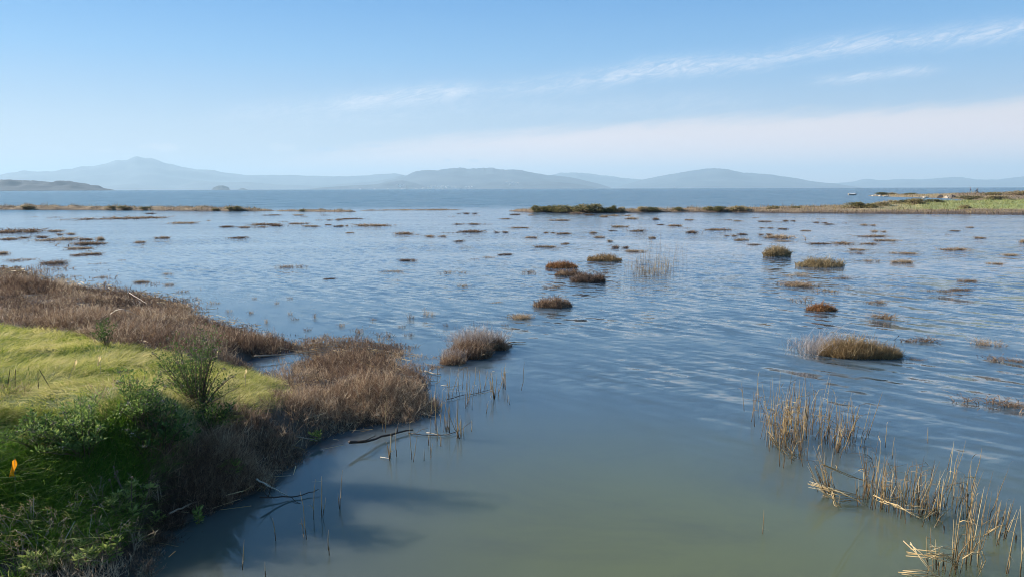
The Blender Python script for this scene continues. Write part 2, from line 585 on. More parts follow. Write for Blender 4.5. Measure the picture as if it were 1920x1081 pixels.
def hill(pts, D, depth, seed, mat='hill', rough=0.12, n=260, back=True):
    px = np.linspace(pts[0][0], pts[-1][0], n)
    py = np.interp(px, [p[0] for p in pts], [p[1] for p in pts])
    k = np.exp(-np.linspace(-2, 2, 7) ** 2)
    py = np.convolve(np.pad(py, 3, mode='edge'), k / k.sum(), 'valid')
    top = np.array([far(a, b, D) for a, b in zip(px, py)])
    h = np.maximum(top[:, 2] - drop(D), 1.0)
    h = h * (1 + 0.022 * wob(px, px * 0, 26, seed) + 0.012 * wob(px, px * 0, 9, seed + 1))
    tv = np.concatenate([np.linspace(-1, 0, 22), np.linspace(0, 1, 10)[1:]])
    dirs = unit(top[:, :2])
    P = np.zeros((n, len(tv), 3))
    kk = np.exp(-np.linspace(-2, 2, 61) ** 2)
    hsm = np.convolve(np.pad(h, 30, mode='edge'), kk / kk.sum(), 'valid')
    hsm = np.minimum(hsm, h * 1.15)
    for j, t in enumerate(tv):
        ht = hsm + (h - hsm) * max(0, 1 - abs(t)) ** 5
        r = D + t * depth * (0.35 + 0.65 * hsm / hsm.max())
        xy = dirs * np.broadcast_to(r, (n,))[:, None]
        prof = (1 - abs(t)) ** 1.15
        g = 1 + rough * 1.6 * wob(xy[:, 0], xy[:, 1], depth * 0.35, seed + 2) * (abs(t) * (1 - abs(t)) * 4) + rough * .35 * wob(xy[:, 0], xy[:, 1], depth * 0.16, seed + 3) * (abs(t) * (1 - abs(t)) * 4)
        base = drop(r)
        # keep the crest the skyline: no foot or spur rises above the line of sight to it
        P[:, j, :2] = xy
        z = base + np.maximum(ht * prof * np.maximum(g, 0.2), -2)
        P[:, j, 2] = z - (6 if abs(t) > 0.98 else 0)
    mb = MB()
    mb.grid(P)
    tag(mb.build('hills', M[mat], smooth=True), kind='structure')


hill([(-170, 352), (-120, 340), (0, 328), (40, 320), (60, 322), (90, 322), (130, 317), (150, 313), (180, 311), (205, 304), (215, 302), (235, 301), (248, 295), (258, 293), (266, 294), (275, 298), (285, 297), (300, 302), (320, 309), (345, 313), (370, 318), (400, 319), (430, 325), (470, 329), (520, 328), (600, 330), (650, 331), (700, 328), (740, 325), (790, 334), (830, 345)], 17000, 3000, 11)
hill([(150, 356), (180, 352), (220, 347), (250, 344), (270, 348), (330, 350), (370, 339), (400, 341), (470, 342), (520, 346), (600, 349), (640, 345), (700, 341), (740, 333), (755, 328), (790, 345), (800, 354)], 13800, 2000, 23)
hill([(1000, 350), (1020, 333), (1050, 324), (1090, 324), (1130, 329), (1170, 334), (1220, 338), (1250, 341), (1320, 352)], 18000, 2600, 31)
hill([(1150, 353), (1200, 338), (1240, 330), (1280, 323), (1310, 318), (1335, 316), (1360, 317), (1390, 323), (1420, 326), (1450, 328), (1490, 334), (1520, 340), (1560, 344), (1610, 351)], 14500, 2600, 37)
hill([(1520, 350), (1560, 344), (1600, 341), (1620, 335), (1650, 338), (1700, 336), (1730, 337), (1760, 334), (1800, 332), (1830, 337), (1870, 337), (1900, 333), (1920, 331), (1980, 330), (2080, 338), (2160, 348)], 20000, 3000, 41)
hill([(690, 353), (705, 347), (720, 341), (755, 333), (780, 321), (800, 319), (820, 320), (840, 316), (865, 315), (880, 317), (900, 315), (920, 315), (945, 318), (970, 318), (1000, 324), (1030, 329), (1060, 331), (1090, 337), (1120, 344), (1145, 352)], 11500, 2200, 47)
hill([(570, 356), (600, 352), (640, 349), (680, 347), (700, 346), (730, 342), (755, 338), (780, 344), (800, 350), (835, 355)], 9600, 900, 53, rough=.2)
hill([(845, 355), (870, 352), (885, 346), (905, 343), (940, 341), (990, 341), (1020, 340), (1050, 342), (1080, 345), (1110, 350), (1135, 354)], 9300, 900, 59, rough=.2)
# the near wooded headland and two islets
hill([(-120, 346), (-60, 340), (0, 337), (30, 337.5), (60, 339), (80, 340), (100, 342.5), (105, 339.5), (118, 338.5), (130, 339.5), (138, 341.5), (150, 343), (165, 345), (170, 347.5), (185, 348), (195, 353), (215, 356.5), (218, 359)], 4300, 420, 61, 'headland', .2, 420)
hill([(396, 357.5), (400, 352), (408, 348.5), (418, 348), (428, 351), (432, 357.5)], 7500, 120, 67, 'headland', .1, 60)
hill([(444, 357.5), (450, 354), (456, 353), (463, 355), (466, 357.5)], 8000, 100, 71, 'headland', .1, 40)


# ------------------------------------------------------------------ far shore town, ships
M['whitewall'] = plain('pale_wall', (.78, .76, .72), .7)
M['tileroof'] = plain('grey_roof', (.35, .30, .28), .8)


def house_mesh():
    root = bpy.data.objects.new('shore_building', None)
    COL.objects.link(root)
    mb = MB()
    mb.box((-.5, -.4, 0), (.5, .4, .75))
    mb.build('wall', M['whitewall'], root)
    mb = MB()
    v = [(-.54, -.44, .75), (.54, -.44, .75), (.54, .44, .75), (-.54, .44, .75), (-.54, 0, 1.05), (.54, 0, 1.05)]
    mb.add(v, quads=[[0, 1, 5, 4], [2, 3, 4, 5], [0, 3, 2, 1]], tris=[[0, 4, 3], [1, 2, 5]])
    mb.build('roof', M['tileroof'], root)
    return root


proto = None
town = []
rt = random.Random(5)
for _ in range(44):
    town.append((rt.gauss(850, 24) if rt.random() < .5 else rt.uniform(802, 884), rt.uniform(348.5, 354.6), 0))
for _ in range(10):
    town.append((rt.uniform(948, 972), rt.uniform(339.5, 346), 1))
for _ in range(10):
    town.append((rt.uniform(744, 764), rt.uniform(342, 350), 2))
for _ in range(8):
    town.append((rt.uniform(650, 800), rt.uniform(353.3, 354.6), 3))
GL = ['small pale building of the far town low on the shore below the long flat ridge',
      'small white house high on the dark wooded knoll right of the far town',
      'small pale house on the pointed low hill left of the far town',
      'tiny pale building along the bare far shore left of the town']
for px, py, k in town:
    D = 8700 if k in (0, 3) else 8850
    p = far(px, py, D)
    s = rt.uniform(10, 21)
    if proto is None:
        proto = house_mesh()
        o = proto
        o.location, o.scale, o.rotation_euler = p, (s * 1.3, s, s * .8), (0, 0, rt.uniform(-.5, .5))
    else:
        o = dup(proto, p, rt.uniform(-.5, .5), (s * 1.3, s, s * .8))
    o.location.z = p[2] - s * .5
    tag(o, GL[k], 'building', ['buildings of the far shore town', 'houses on the wooded knoll', 'houses on the pointed hill', 'buildings along the far shore'][k])


def ship(px, py, D, w, label):
    p = far(px, py, D)
    p[2] = drop(D)
    r = empty('ship', p, label, 'ship', None, -math.atan2(p[0], p[1]))
    mb = MB()
    L = w
    sec = []
    for t in np.linspace(-1, 1, 9):
        b = 0.13 * L * (1 - max(0, t) ** 3 * .95) * (1 if t > -.95 else .8)
        sh = 0.10 * L * (1 + .35 * abs(t) ** 2)
        sec.append([(t * L / 2, -b * .6, -.02 * L), (t * L / 2, -b, sh), (t * L / 2, b, sh), (t * L / 2, b * .6, -.02 * L)])
    P = np.array(sec)
    P = np.concatenate([P, P[:, :1]], 1)
    mb.grid(P)
    mb.add(P[0, :4], quads=[[0, 1, 2, 3]])
    mb.build('hull', M['shiphull'], r)
    mb = MB()
    mb.box((-.32 * L, -.09 * L, .1 * L), (-.08 * L, .09 * L, .22 * L))
    mb.box((-.27 * L, -.07 * L, .22 * L), (-.14 * L, .07 * L, .29 * L))
    mb.build('deckhouse', M['whitewall'], r)
    mb = MB()
    mb.tube([(-.2 * L, 0, .29 * L), (-.2 * L, 0, .45 * L)], .012 * L, 5)
    mb.tube([(.2 * L, 0, .1 * L), (.2 * L, 0, .3 * L)], .01 * L, 5)
    mb.build('mast', M['whitewall'], r)


M['shiphull'] = plain('ship_hull', (.42, .44, .46), .6)
ship(1267, 352, 6200, 38, 'small pale ship far out on the bay, left of the broad right-hand mountain')
ship(257, 357, 5200, 20, 'tiny workboat on the horizon directly below the highest peak')
ship(1342, 352, 6600, 22, 'tiny white boat on the horizon below the summit of the right-hand mountain')


# ------------------------------------------------------------------ terrain of the near left bank: thin-plate surface through surveyed points
SHORE = [(-260, 492), (-120, 498), (0, 503), (70, 522), (200, 545), (300, 560), (365, 592), (420, 612), (500, 648), (560, 662), (600, 668), (680, 668), (738, 672), (752, 690),
         (800, 722), (800, 742), (765, 772), (705, 795), (645, 806), (585, 832), (525, 882), (480, 925), (400, 955), (330, 992), (285, 1022), (245, 1075)]
TP = []
for p in SHORE:
    q = at(*p)
    TP.append((q[0], q[1], -0.02))
for px, py, z in [(0, 748, 1.42), (90, 752, 1.40), (190, 770, 1.33), (290, 795, 1.18), (360, 800, .98), (-200, 748, 1.5), (-400, 760, 1.5),
                  (0, 680, 1.30), (0, 640, 1.08), (100, 660, 1.18), (200, 660, 1.0), (300, 700, 1.05), (200, 720, 1.25), (400, 720, .85), (470, 740, .68), (520, 745, .42), (430, 800, .62), (480, 790, .5), (540, 790, .33), (600, 770, .25), (-200, 660, 1.25),
                  (0, 600, .75), (100, 590, .55), (200, 600, .55), (300, 640, .55), (400, 670, .48), (350, 610, .28), (450, 655, .2), (0, 550, .38), (100, 555, .3), (250, 570, .22), (-200, 590, .7), (-200, 540, .4),
                  (0, 905, .80), (100, 905, .74), (200, 905, .62), (0, 990, .42), (120, 990, .36), (300, 900, .45), (380, 880, .38), (440, 850, .35), (220, 990, .18), (0, 1060, .17), (120, 1060, .12),
                  (640, 710, .30), (700, 730, .32), (700, 700, .28), (760, 730, .22), (620, 740, .28)]:
    z *= .78
    q = at(px, py, z)
    TP.append((q[0], q[1], z))
for px, py in [(545, 690), (575, 697), (530, 685), (525, 698), (560, 704), (595, 690), (510, 676)]:       # the little pool in the bank
    q = at(px, py, -.06)
    TP.append((q[0], q[1], -.22))
for x, y, z in [(-16, 8, 1.5), (-16, 12, 1.4), (-22, 20, 1.0), (-26, 30, .5), (-30, 38, .05), (-14, 6.6, .3), (-9, 6.4, .15), (-14, 5.4, -.2), (-7, 5.6, -.25), (-3.6, 5.8, -.3), (-1.2, 6.6, -.4), (0, 8, -.5), (-.6, 9, -.4), (1.5, 6, -.5), (1.5, 10, -.5), (-2.2, 7.0, -.3), (0, 5, -.5), (2.4, 20, -.5), (-1.5, 8, -.4), (-.3, 11, -.4), (1, 16, -.4), (-2.0, 20, -.3), (-8, 30, -.3), (-14, 38, -.3), (-22, 44, -.3)]:
    TP.append((x, y, z * .78 if z > 0 else z))
TP = np.array(TP)


def tps_fit(P, lam=0.02):
    n = len(P)
    d2 = ((P[:, None, :2] - P[None, :, :2]) ** 2).sum(-1)
    Kk = np.where(d2 > 0, d2 * np.log(np.maximum(d2, 1e-12)) * 0.5, 0) + lam * np.eye(n)
    Q = np.concatenate([np.ones((n, 1)), P[:, :2]], 1)
    A = np.block([[Kk, Q], [Q.T, np.zeros((3, 3))]])
    return np.linalg.solve(A, np.concatenate([P[:, 2], np.zeros(3)]))


TW = tps_fit(TP)


def hz(x, y):
    x, y = np.asarray(x, float), np.asarray(y, float)
    sh = x.shape
    x, y = x.ravel(), y.ravel()
    out = np.empty(len(x))
    for i in range(0, len(x), 20000):
        a, b = x[i:i + 20000], y[i:i + 20000]
        d2 = (a[:, None] - TP[None, :, 0]) ** 2 + (b[:, None] - TP[None, :, 1]) ** 2
        out[i:i + 20000] = np.where(d2 > 0, d2 * np.log(np.maximum(d2, 1e-12)) * 0.5, 0) @ TW[:-3] + TW[-3] + TW[-2] * a + TW[-1] * b
    out = out + 0.05 * wob(x, y, 1.3, 3) * np.clip(out * 3, 0, 1)
    return np.clip(out, -0.35, 1.7).reshape(sh)


def project(p):
    q = p - CO
    w = q @ _F
    return CX + F * (q @ CR) / w, CY - F * (q @ CU) / w


def inside(px, py, poly):
    r = np.zeros(px.shape, bool)
    n = len(poly)
    for i in range(n):
        x0, y0 = poly[i]
        x1, y1 = poly[(i + 1) % n]
        cnd = (y0 > py) != (y1 > py)
        r ^= cnd & (px < (x1 - x0) * (py - y0) / (y1 - y0 + 1e-9) + x0)
    return r


MEADOW = [(-900, 585), (-100, 600), (0, 612), (60, 618), (120, 626), (190, 645), (260, 652), (320, 664), (360, 680), (430, 692), (470, 706), (532, 722), (548, 742), (520, 762), (470, 782), (430, 800), (395, 812), (380, 835), (330, 880), (285, 925), (230, 950), (150, 965), (60, 960), (-900, 980)]


def poly_world(poly, n=0):
    """the same outline on the ground: where each sight line first meets the terrain"""
    out = []
    for px, py in poly:
        d = ray(px, py)
        t = np.geomspace(4.5, 60, 900)
        P = CO + d * (t / math.hypot(d[0], d[1]))[:, None]
        k = np.nonzero(P[:, 2] < np.maximum(hz(P[:, 0], P[:, 1]), -.03))[0]
        out.append(tuple(P[k[0] if len(k) else -1, :2]))
    return out


MEADOW_W = poly_world(MEADOW)


def on_ground(px, py):
    q = poly_world([(px, py)])[0]
    return np.array([q[0], q[1], float(hz(np.array([q[0]]), np.array([q[1]]))[0])])


gx = np.arange(-34, 2.6, 0.16)
gy = np.concatenate([np.arange(4.6, 22, 0.14), np.arange(22, 48, 0.3)])
Xg, Yg = np.meshgrid(gx, gy, indexing='ij')
Zg = hz(Xg, Yg)
mead = inside(Xg, Yg, MEADOW_W)
mb = MB()
gv = np.where(mead, 0.74, 0.30)
for _ in range(2):
    g2 = gv.copy()
    g2[1:-1, 1:-1] = (gv[1:-1, 1:-1] * 2 + gv[:-2, 1:-1] + gv[2:, 1:-1] + gv[1:-1, :-2] + gv[1:-1, 2:]) / 6
    gv = g2
gv = np.where(Zg < 0.06, np.minimum(gv, 0.08), gv)
mb.grid(np.stack([Xg, Yg, Zg + .02], -1), gv)
tag(mb.build('marsh_ground', M['mud'], smooth=True), kind='structure')


def scatter(n, x0, x1, y0, y1):
    """points weighted to near ground"""
    x = RNG.uniform(x0, x1, n)
    y = RNG.uniform(y0, y1, n)
    return x, y


def seen(x, y, z, pad=90):
    px, py = project(np.stack([x, y, z], -1))
    return (px > -650) & (px < 1920 + pad) & (py < 1081 + pad * 2)


def lean(n, s, up=1.0):
    d = RNG.normal(size=(n, 3)) * s
    d[:, 2] = up
    return d


# ---- meadow grass (uncountable)
mb, lush = MB(), MB()
x, y = scatter(330000, -17, -2.0, 6.5, 17)
keep = inside(x, y, MEADOW_W) & (RNG.random(len(x)) < np.clip(11.0 / y, 0.4, 1.0) ** 1.5)
x, y = x[keep], y[keep]
x2, y2 = scatter(150000, -12, -2.0, 6.2, 8.6)
z2 = hz(x2, y2)
pp2 = project(np.stack([x2, y2, z2], -1))[0]
k2 = (z2 > .10 + .08 * wob(x2, y2, .9, 19)) & (pp2 < 315 + 40 * wob(x2, y2, .7, 20) - np.clip(.6 - z2, 0, 1) * 160)
x, y = np.concatenate([x, x2[k2]]), np.concatenate([y, y2[k2]])
z = hz(x, y)
k = seen(x, y, z)
x, y, z = x[k], y[k], z[k]
n = len(x)
front = np.clip((8.0 + 0.25 * wob(x, y, 2.2, 17) - y) / 0.5, 0, 1)              # tall lush grass on the near crest and slope
front = np.maximum(front, np.clip((hz(x + .0, y + .35) - z) * 3.2 - .35, 0, 1))
isl = RNG.random(n) < front
patch = wob(x, y, 1.5, 21) * .6 + wob(x, y, .55, 22) * .5
flow = np.stack([np.cos(wob(x, y, 2.6, 24) * 2.6), np.sin(wob(x, y, 2.6, 24) * 2.6), np.zeros(n)], -1)
i = ~isl
ni = i.sum()
v = np.clip(.64 + .38 * patch[i] + RNG.normal(0, .18, ni), 0, 1)
dr = lean(ni, .75) + flow[i] * (.15 + .6 * np.clip(patch[i], 0, 1))[:, None]
mb.ribbons(np.stack([x, y, z], -1)[i], dr, RNG.uniform(.09, .24, ni) * (1 + .4 * np.clip(wob(x[i], y[i], .8, 29), -1, 1)), RNG.uniform(.004, .009, ni) * (y[i] / 10), flow[i] * .35 + np.array([0, 0, -.35]), 2, v)
tag(mb.build('meadow_grass', M['grass']), 'short matted green and straw grass on top of the left bank', 'grass', kind='stuff')
ni = isl.sum()
v = np.clip(.52 + .2 * patch[isl] + RNG.normal(0, .2, ni), 0, 1)
lush.ribbons(np.stack([x, y, z], -1)[isl], lean(ni, .40) + flow[isl] * .12, RNG.uniform(.2, .52, ni), RNG.uniform(.004, .009, ni), lean(ni, .40, -.38) + flow[isl] * .1, 3, v)
tag(lush.build('tall_grass', M['lush']), 'tall dark green grass on the near slope of the left bank', 'grass', kind='stuff')


# ---- pickleweed
def pickle(mb, x, y, z, h, near=1.0, var0=.5, twigs=3, wv=.0048, spread=.33):
    n = len(x)
    if n == 0:
        return
    base = np.stack([x, y, z], -1)
    d = lean(n, spread * 1.35)
    L = h * RNG.uniform(.65, 1.15, n)
    var = np.clip(var0 + RNG.normal(0, .2, n), 0, 1)
    bend = lean(n, .22, -.05)
    mb.ribbons(base, d, L, wv * near * 1.5, bend, 2, var)
    du = unit(d)
    for _ in range(twigs):
        t = RNG.uniform(.35, .98, n)
        b = base + du * (L * t)[:, None] + bend * (L * t * t)[:, None]
        mb.ribbons(b, du + RNG.normal(size=(n, 3)) * .75 + np.array([0, 0, .3]), np.minimum(L * RNG.uniform(.25, .5, n), .16), wv * near * 1.0, None, 1, np.clip(var + RNG.normal(.06, .12, n), 0, 1), .5)


# named mounds that stand out of the cover
MOUNDS = [(135, 612, 62, 40, 'rounded tan brown pickleweed mound at the left behind the meadow edge', .66),
          (255, 632, 64, 42, 'grey brown pickleweed mound just right of the small dark bush', .58),
          (470, 650, 80, 38, 'low reddish brown pickleweed mound at the tip of the middle point', .42),
          (645, 690, 95, 42, 'reddish brown pickleweed hummock between the little pool and the reeds', .45),
          (725, 755, 100, 62, 'large tan pickleweed mound at the outer tip of the left bank', .66),
          (40, 545, 60, 36, 'dark brown pickleweed mound at the left edge of the far shoreline', .36),
          (600, 765, 90, 48, 'pale tan pickleweed mound behind the dark branch on the bank', .7),
          (480, 830, 85, 55, 'shaded brown pickleweed mound above the water near the dead reeds', .5)]
MW = []
for px, py, rw, hp, lab, var in MOUNDS:
    c = on_ground(px, py)
    d = math.hypot(c[0], c[1])
    MW.append((c, rw / F * d, hp / F * d, lab, var))
mb = MB()
x, y = scatter(330000, -30, .6, 5.9, 42)
dens = np.clip(14.0 / y, .18, 1.0) ** 1.6
keep = RNG.random(len(x)) < dens
x2, y2 = scatter(60000, -7, -1.8, 6.0, 9.2)
x, y = np.concatenate([x[keep], x2]), np.concatenate([y[keep], y2])
z = hz(x, y)
inm = inside(x, y, MEADOW_W)
ppx = project(np.stack([x, y, z], -1))[0] + 28 * wob(x, y, .7, 37)
inm &= ~((ppx > 290) & (y < 8.6))
inm |= (ppx < 275) & (y < 8.2) & ((z > .2) | (RNG.random(len(x)) < .8))
edge_in = inm & (wob(x, y, .8, 31) + RNG.normal(0, .5, len(x)) > 1.9)
hum = wob(x, y, 2.1, 33) * .5 + wob(x, y, .8, 34) * .5 + wob(x, y, .38, 39) * .35
ok = ((z > -.06 + .10 * wob(x, y, 1.1, 35) + .06 * wob(x, y, .4, 45)) & (~inm) | edge_in) & seen(x, y, z)
ok &= (hum > -1.1 + RNG.normal(0, .1, len(x)))
for c, r, h, lab, var in MW:
    ok &= ((x - c[0]) ** 2 + ((y - c[1]) / 1.0) ** 2) > (r * .8) ** 2
x, y, z, hum = x[ok], y[ok], z[ok], hum[ok]
# cushions: each point takes the height and hue of the rounded bush it falls in
DC = []
for i in RNG.permutation(len(x))[:6000]:
    rr_ = RNG.uniform(.32, .95) * (1 + .5 * np.clip((y[i] - 14) / 20, 0, 1))
    if all((x[i] - a) ** 2 + ((y[i] - b) ** 2) > (.62 * (rr_ + c)) ** 2 for a, b, c, *_ in DC):
        DC.append((x[i], y[i], rr_, RNG.uniform(.20, .42) * (.55 + .5 * rr_), RNG.normal(0, .17)))
DC = np.array(DC)
dome = np.zeros(len(x)); dcol = np.zeros(len(x))
for i in range(0, len(x), 20000):
    sl = slice(i, i + 20000)
    wx = x[sl] + .12 * wob(x[sl], y[sl], .5, 51)
    wy = y[sl] + .12 * wob(x[sl], y[sl], .5, 52)
    d2 = ((wx[:, None] - DC[None, :, 0]) ** 2 + (wy[:, None] - DC[None, :, 1]) ** 2) / DC[None, :, 2] ** 2
    hh_ = DC[None, :, 3] * np.clip(1 - d2, 0, 1) ** .6
    j = hh_.argmax(1)
    dome[sl] = hh_[np.arange(len(j)), j]
    dcol[sl] = DC[j, 4]
steep = np.clip((8.2 - y) / 1.0, 0, 1)
keep = (dome > .04) | (RNG.random(len(x)) < .35)
x, y, z, hum, dome, dcol = x[keep], y[keep], z[keep], hum[keep], dome[keep], dcol[keep]
h = np.clip(.05 + dome * (1 + .2 * hum), .04, .5) * np.clip(.6 + z * 2.2, .45, 1)
col = .5 + .22 * wob(x, y, 3.1, 36) + .10 * wob(x, y, .9, 38) + .10 * hum + dcol
pickle(mb, x, y, z, h, np.clip(y / 11, .8, 3), col, 3)
tag(mb.build('pickleweed', M['pickle']), 'brown pickleweed thicket covering the shore of the left bank', 'marsh plants', kind='stuff')
N_PICK = len(x)
for c, r, h, lab, var in MW:
    mb = MB()
    dd = math.hypot(c[0], c[1])
    n = int(np.clip(r * r * 3.1 * 1700 * (11 / dd) ** 1.3, 500, 9000))
    a, q = RNG.uniform(0, 6.283, n), np.sqrt(RNG.uniform(0, 1, n))
    x, y = c[0] + np.cos(a) * q * r, c[1] + np.sin(a) * q * r
    z = np.maximum(hz(x, y), -.05)
    pickle(mb, x, y, z, h * .68 * (1.05 - .6 * q ** 2) * np.clip(.8 + .5 * wob(x, y, .5, 41) + .3 * wob(x, y, .22, 42), .2, 1.6), max(.8, dd / 11), var, 3)
    tag(mb.build('pickleweed_mound', M['pickle'], loc=(c[0], c[1], c[2])), lab, 'marsh plant', 'pickleweed mounds of the left bank')


# ------------------------------------------------------------------ tufts of marsh plants standing in the water
def tuft_proto(seed, n, wv):
    global RNG
    keep_, RNG = RNG, np.random.default_rng(seed)
    mb = MB()
    nl = RNG.integers(4, 8)
    lx, ly = RNG.uniform(-.42, .42, nl), RNG.uniform(-.34, .34, nl)
    lr, lh = RNG.uniform(.06, .20, nl), RNG.uniform(.35, 1.0, nl)
    k = RNG.choice(nl, n, p=lr / lr.sum())
    a, q = RNG.uniform(0, 6.283, n), RNG.uniform(0, 1, n) ** .7
    x, y = lx[k] + np.cos(a) * q * lr[k] * 1.5, ly[k] + np.sin(a) * q * lr[k]
    st = RNG.random(n) < .12
    x[st], y[st] = RNG.uniform(-.6, .6, st.sum()), RNG.uniform(-.5, .5, st.sum())
    hh = np.where(st, RNG.uniform(.15, .7, n), lh[k] * np.clip(1.0 - .55 * q ** 2, .2, 1)) * .85
    pickle(mb, x, y, np.full(n, -.06), hh, 1, .62, 2, wv, .34)
    me = mb.mesh('marsh_tuft', M['tuft'])
    RNG = keep_
    return me


T_NEAR = [tuft_proto(100 + i, 380, .013) for i in range(6)]
T_FAR = [tuft_proto(120 + i, 210, .024) for i in range(7)]
T_MID = [tuft_proto(160 + i, 130, .012) for i in range(6)]
T_THIN = [tuft_proto(140 + i, 42, .018) for i in range(4)]

# (centre px, base py, width px, height px, kind)  kind: f far, n near dense, t thin
TUFTS = [(281,401,16,4),(220,411,125,7),(100,408,20,3),(66,407,10,2),(117,413,14,3),(459,404,10,3),(508,404,28,4),(560,404,18,4),(572,407,12,3),(610,404,14,3),(600,413,14,3),(627,413,22,4),
 (533,416,16,3),(390,414,12,3),(345,419,40,5),(427,426,22,6),(490,422,50,7),(473,427,38,5),(527,424,28,6),(563,420,32,6),(583,425,26,5),(617,422,12,4),(633,425,16,6),(33,436,66,11),(83,435,40,6),
 (123,440,20,6),(33,449,36,5),(63,446,30,6),(100,451,60,8),(160,450,20,6),(183,450,16,10),(303,447,22,8),(303,453,24,2),(263,455,16,6),(442,447,30,6),(143,459,64,8),
 (660,411,42,4),(697,424,62,7),(645,424,12,5),(657,437,14,4),(755,439,32,9),(777,440,20,3),(817,444,30,6),(858,453,18,6),(860,401,12,3),(882,401,20,5),(847,406,12,3),(893,404,14,3),
 (875,421,36,5),(913,421,26,3),(903,436,62,7),(940,436,20,5),(850,437,40,3),(945,411,20,4),(967,403,18,5),(995,404,12,4),(968,413,12,2),(970,428,36,5),(993,446,24,6),(1047,414,34,7),(1028,409,10,3),
 (1055,439,26,7),(1030,437,16,4),(1077,401,26,6),(1105,404,16,5),(1133,407,14,8),(1163,405,30,5),(1193,411,30,6),(1225,412,16,7),(1107,437,18,5),(1125,446,20,7),(1165,426,28,8),(1150,433,14,4),(1192,434,26,7),
 (1262,424,26,7),(1237,422,12,4),(1145,453,10,8),(1222,447,12,9),(1058,458,14,4),
 (1292,413,16,4),(1367,413,22,3),(1385,415,14,4),(1415,409,20,3),(1438,416,24,5),(1462,417,16,3),(1480,415,16,5),(1540,411,14,3),(1538,418,18,4),(1558,421,16,4),(1628,423,18,6),(1585,419,10,3),
 (1755,405,12,3),(1818,427,10,5),(1350,432,44,7),(1287,428,12,3),(1305,437,26,8),(1385,440,22,5),(1370,443,16,5),(1392,451,24,8),(1437,428,18,4),(1435,441,18,7),(1467,430,16,5),(1512,433,16,4),
 (1480,448,62,11),(1475,453,28,4),(1648,435,18,6),(1630,444,44,6),(1667,452,38,6),(1542,458,36,6),(1603,458,54,6),(1412,459,24,4),(1790,434,14,4),(1777,440,10,3),(1837,447,16,5),(1913,454,12,8),
 (1607,469,26,5),(1607,476,20,7),(1693,476,32,6),(1633,490,24,8),(1693,493,28,11),(1783,469,38,8),(1893,479,24,5),(1865,495,18,5),
 (1485,518,46,12),(1570,523,36,9),(1493,537,60,14),(1553,548,40,12),(1503,566,34,16),(1637,569,32,15),(1655,598,62,20),(1813,528,22,8),(1760,548,40,8),(1797,545,30,6),
 (1713,643,60,22),(1713,675,28,8),(1855,648,40,24),(1862,678,40,20),(1905,680,40,16),(1855,767,90,26),(1910,765,30,15),
 (1028,464,42,7),(1058,457,14,4),(1163,465,24,9),(1192,472,28,8),(995,512,44,9),(1127,512,30,10),(948,478,22,6),(915,483,24,6),(892,486,16,3),(765,489,24,8),(740,510,42,8),(852,512,44,9),(870,538,34,8),(1037,540,32,10),
 (975,598,44,17),(945,610,14,7),(927,568,22,4),(165,478,38,7),(148,467,38,6),(47,488,42,8),(102,495,36,12),(113,505,40,8),(7,476,16,8),(315,514,14,7),(183,521,22,6),(547,501,44,9),(230,488,12,3),(620,523,20,4),(183,495,24,3),(143,518,14,4),
 # sparse sprigs in the shallows off the bank
 (640,612,18,12),(672,625,26,20),(720,632,30,20),(752,614,14,12),(766,630,16,14),(770,598,12,22),(798,590,10,24),(806,592,14,20),(545,590,8,14),(553,600,12,10),(470,588,14,10),(430,586,10,14),(500,606,10,16),(520,570,8,12),(575,620,14,12),(610,632,16,16),(700,600,10,8),(836,612,8,14),(400,570,20,10),(318,535,18,8),(265,530,22,8),(345,548,20,10),(590,596,8,18),(685,640,20,16),(742,648,16,12),(776,652,20,12),(545,560,10,8),(478,560,8,8)]
# landmark clumps: (px, py, w, h, name, label, material, short name for the labels of its neighbours)
LAND = [(1457,481,48,27,'grass_tussock','pale straw tussock of upright grass, tallest of the clumps in the right middle water','tan','the pale straw tussock'),
 (1537,501,86,22,'grass_tussock','broad low tan tussock just right of the pale upright one','tan','the broad tan tussock'),
 (1540,583,54,19,'marsh_tuft','bright orange-brown tuft beyond the big two-toned tussock','russet','the orange-brown tuft'),
 (1037,577,74,29,'marsh_tuft','solid square-shouldered brown clump alone in mid channel','pickle','the square brown clump'),
 (1103,530,68,27,'marsh_tuft','dark brown clump nearest the pale reed bed','pickle0','the dark brown clump'),
 (1066,517,52,17,'marsh_tuft','loose reddish clump hiding behind the left side of the dark brown clump','pickle','the loose reddish clump'),
 (1053,503,62,18,'marsh_tuft','low rust brown clump behind the dark brown clump','russet','the rust brown clump'),
 (1133,490,66,18,'marsh_tuft','tan brown clump farthest back of the cluster by the reed bed','tan0','the tan brown clump')]
M['pickle0'] = plant_mat('pickleweed_dark', [(0, (0.042, 0.028, 0.022)), (.5, (0.147, 0.091, 0.063)), (1, (0.308, 0.217, 0.140))], 0.25)
M['tan0'] = plant_mat('pickleweed_tan', [(0, (0.144, 0.090, 0.036)), (.5, (0.288, 0.186, 0.084)), (1, (0.432, 0.324, 0.168))], 0.3)


def clump(px, py, w, h, mat, seed, n=900, tall=None):
    c = at(px, py)
    d = math.hypot(c[0], c[1])
    wm, hm = w / F * d, h / F * d
    c = c + np.array([c[0], c[1], 0]) / d * wm * .28
    mb = MB()
    a, q = RNG.uniform(0, 6.283, n), np.sqrt(RNG.uniform(0, 1, n))
    x, y = c[0] + np.cos(a) * q * wm * .5, c[1] + np.sin(a) * q * wm * .33
    hh = hm * .74 * (1.0 - .5 * q ** 2.5) * (.85 + .4 * wob(x, y, wm * .35, seed))
    pickle(mb, x, y, np.full(n, -.05), hh, max(1., d / 14), .5, 3, .005, .2)
    return mb, c


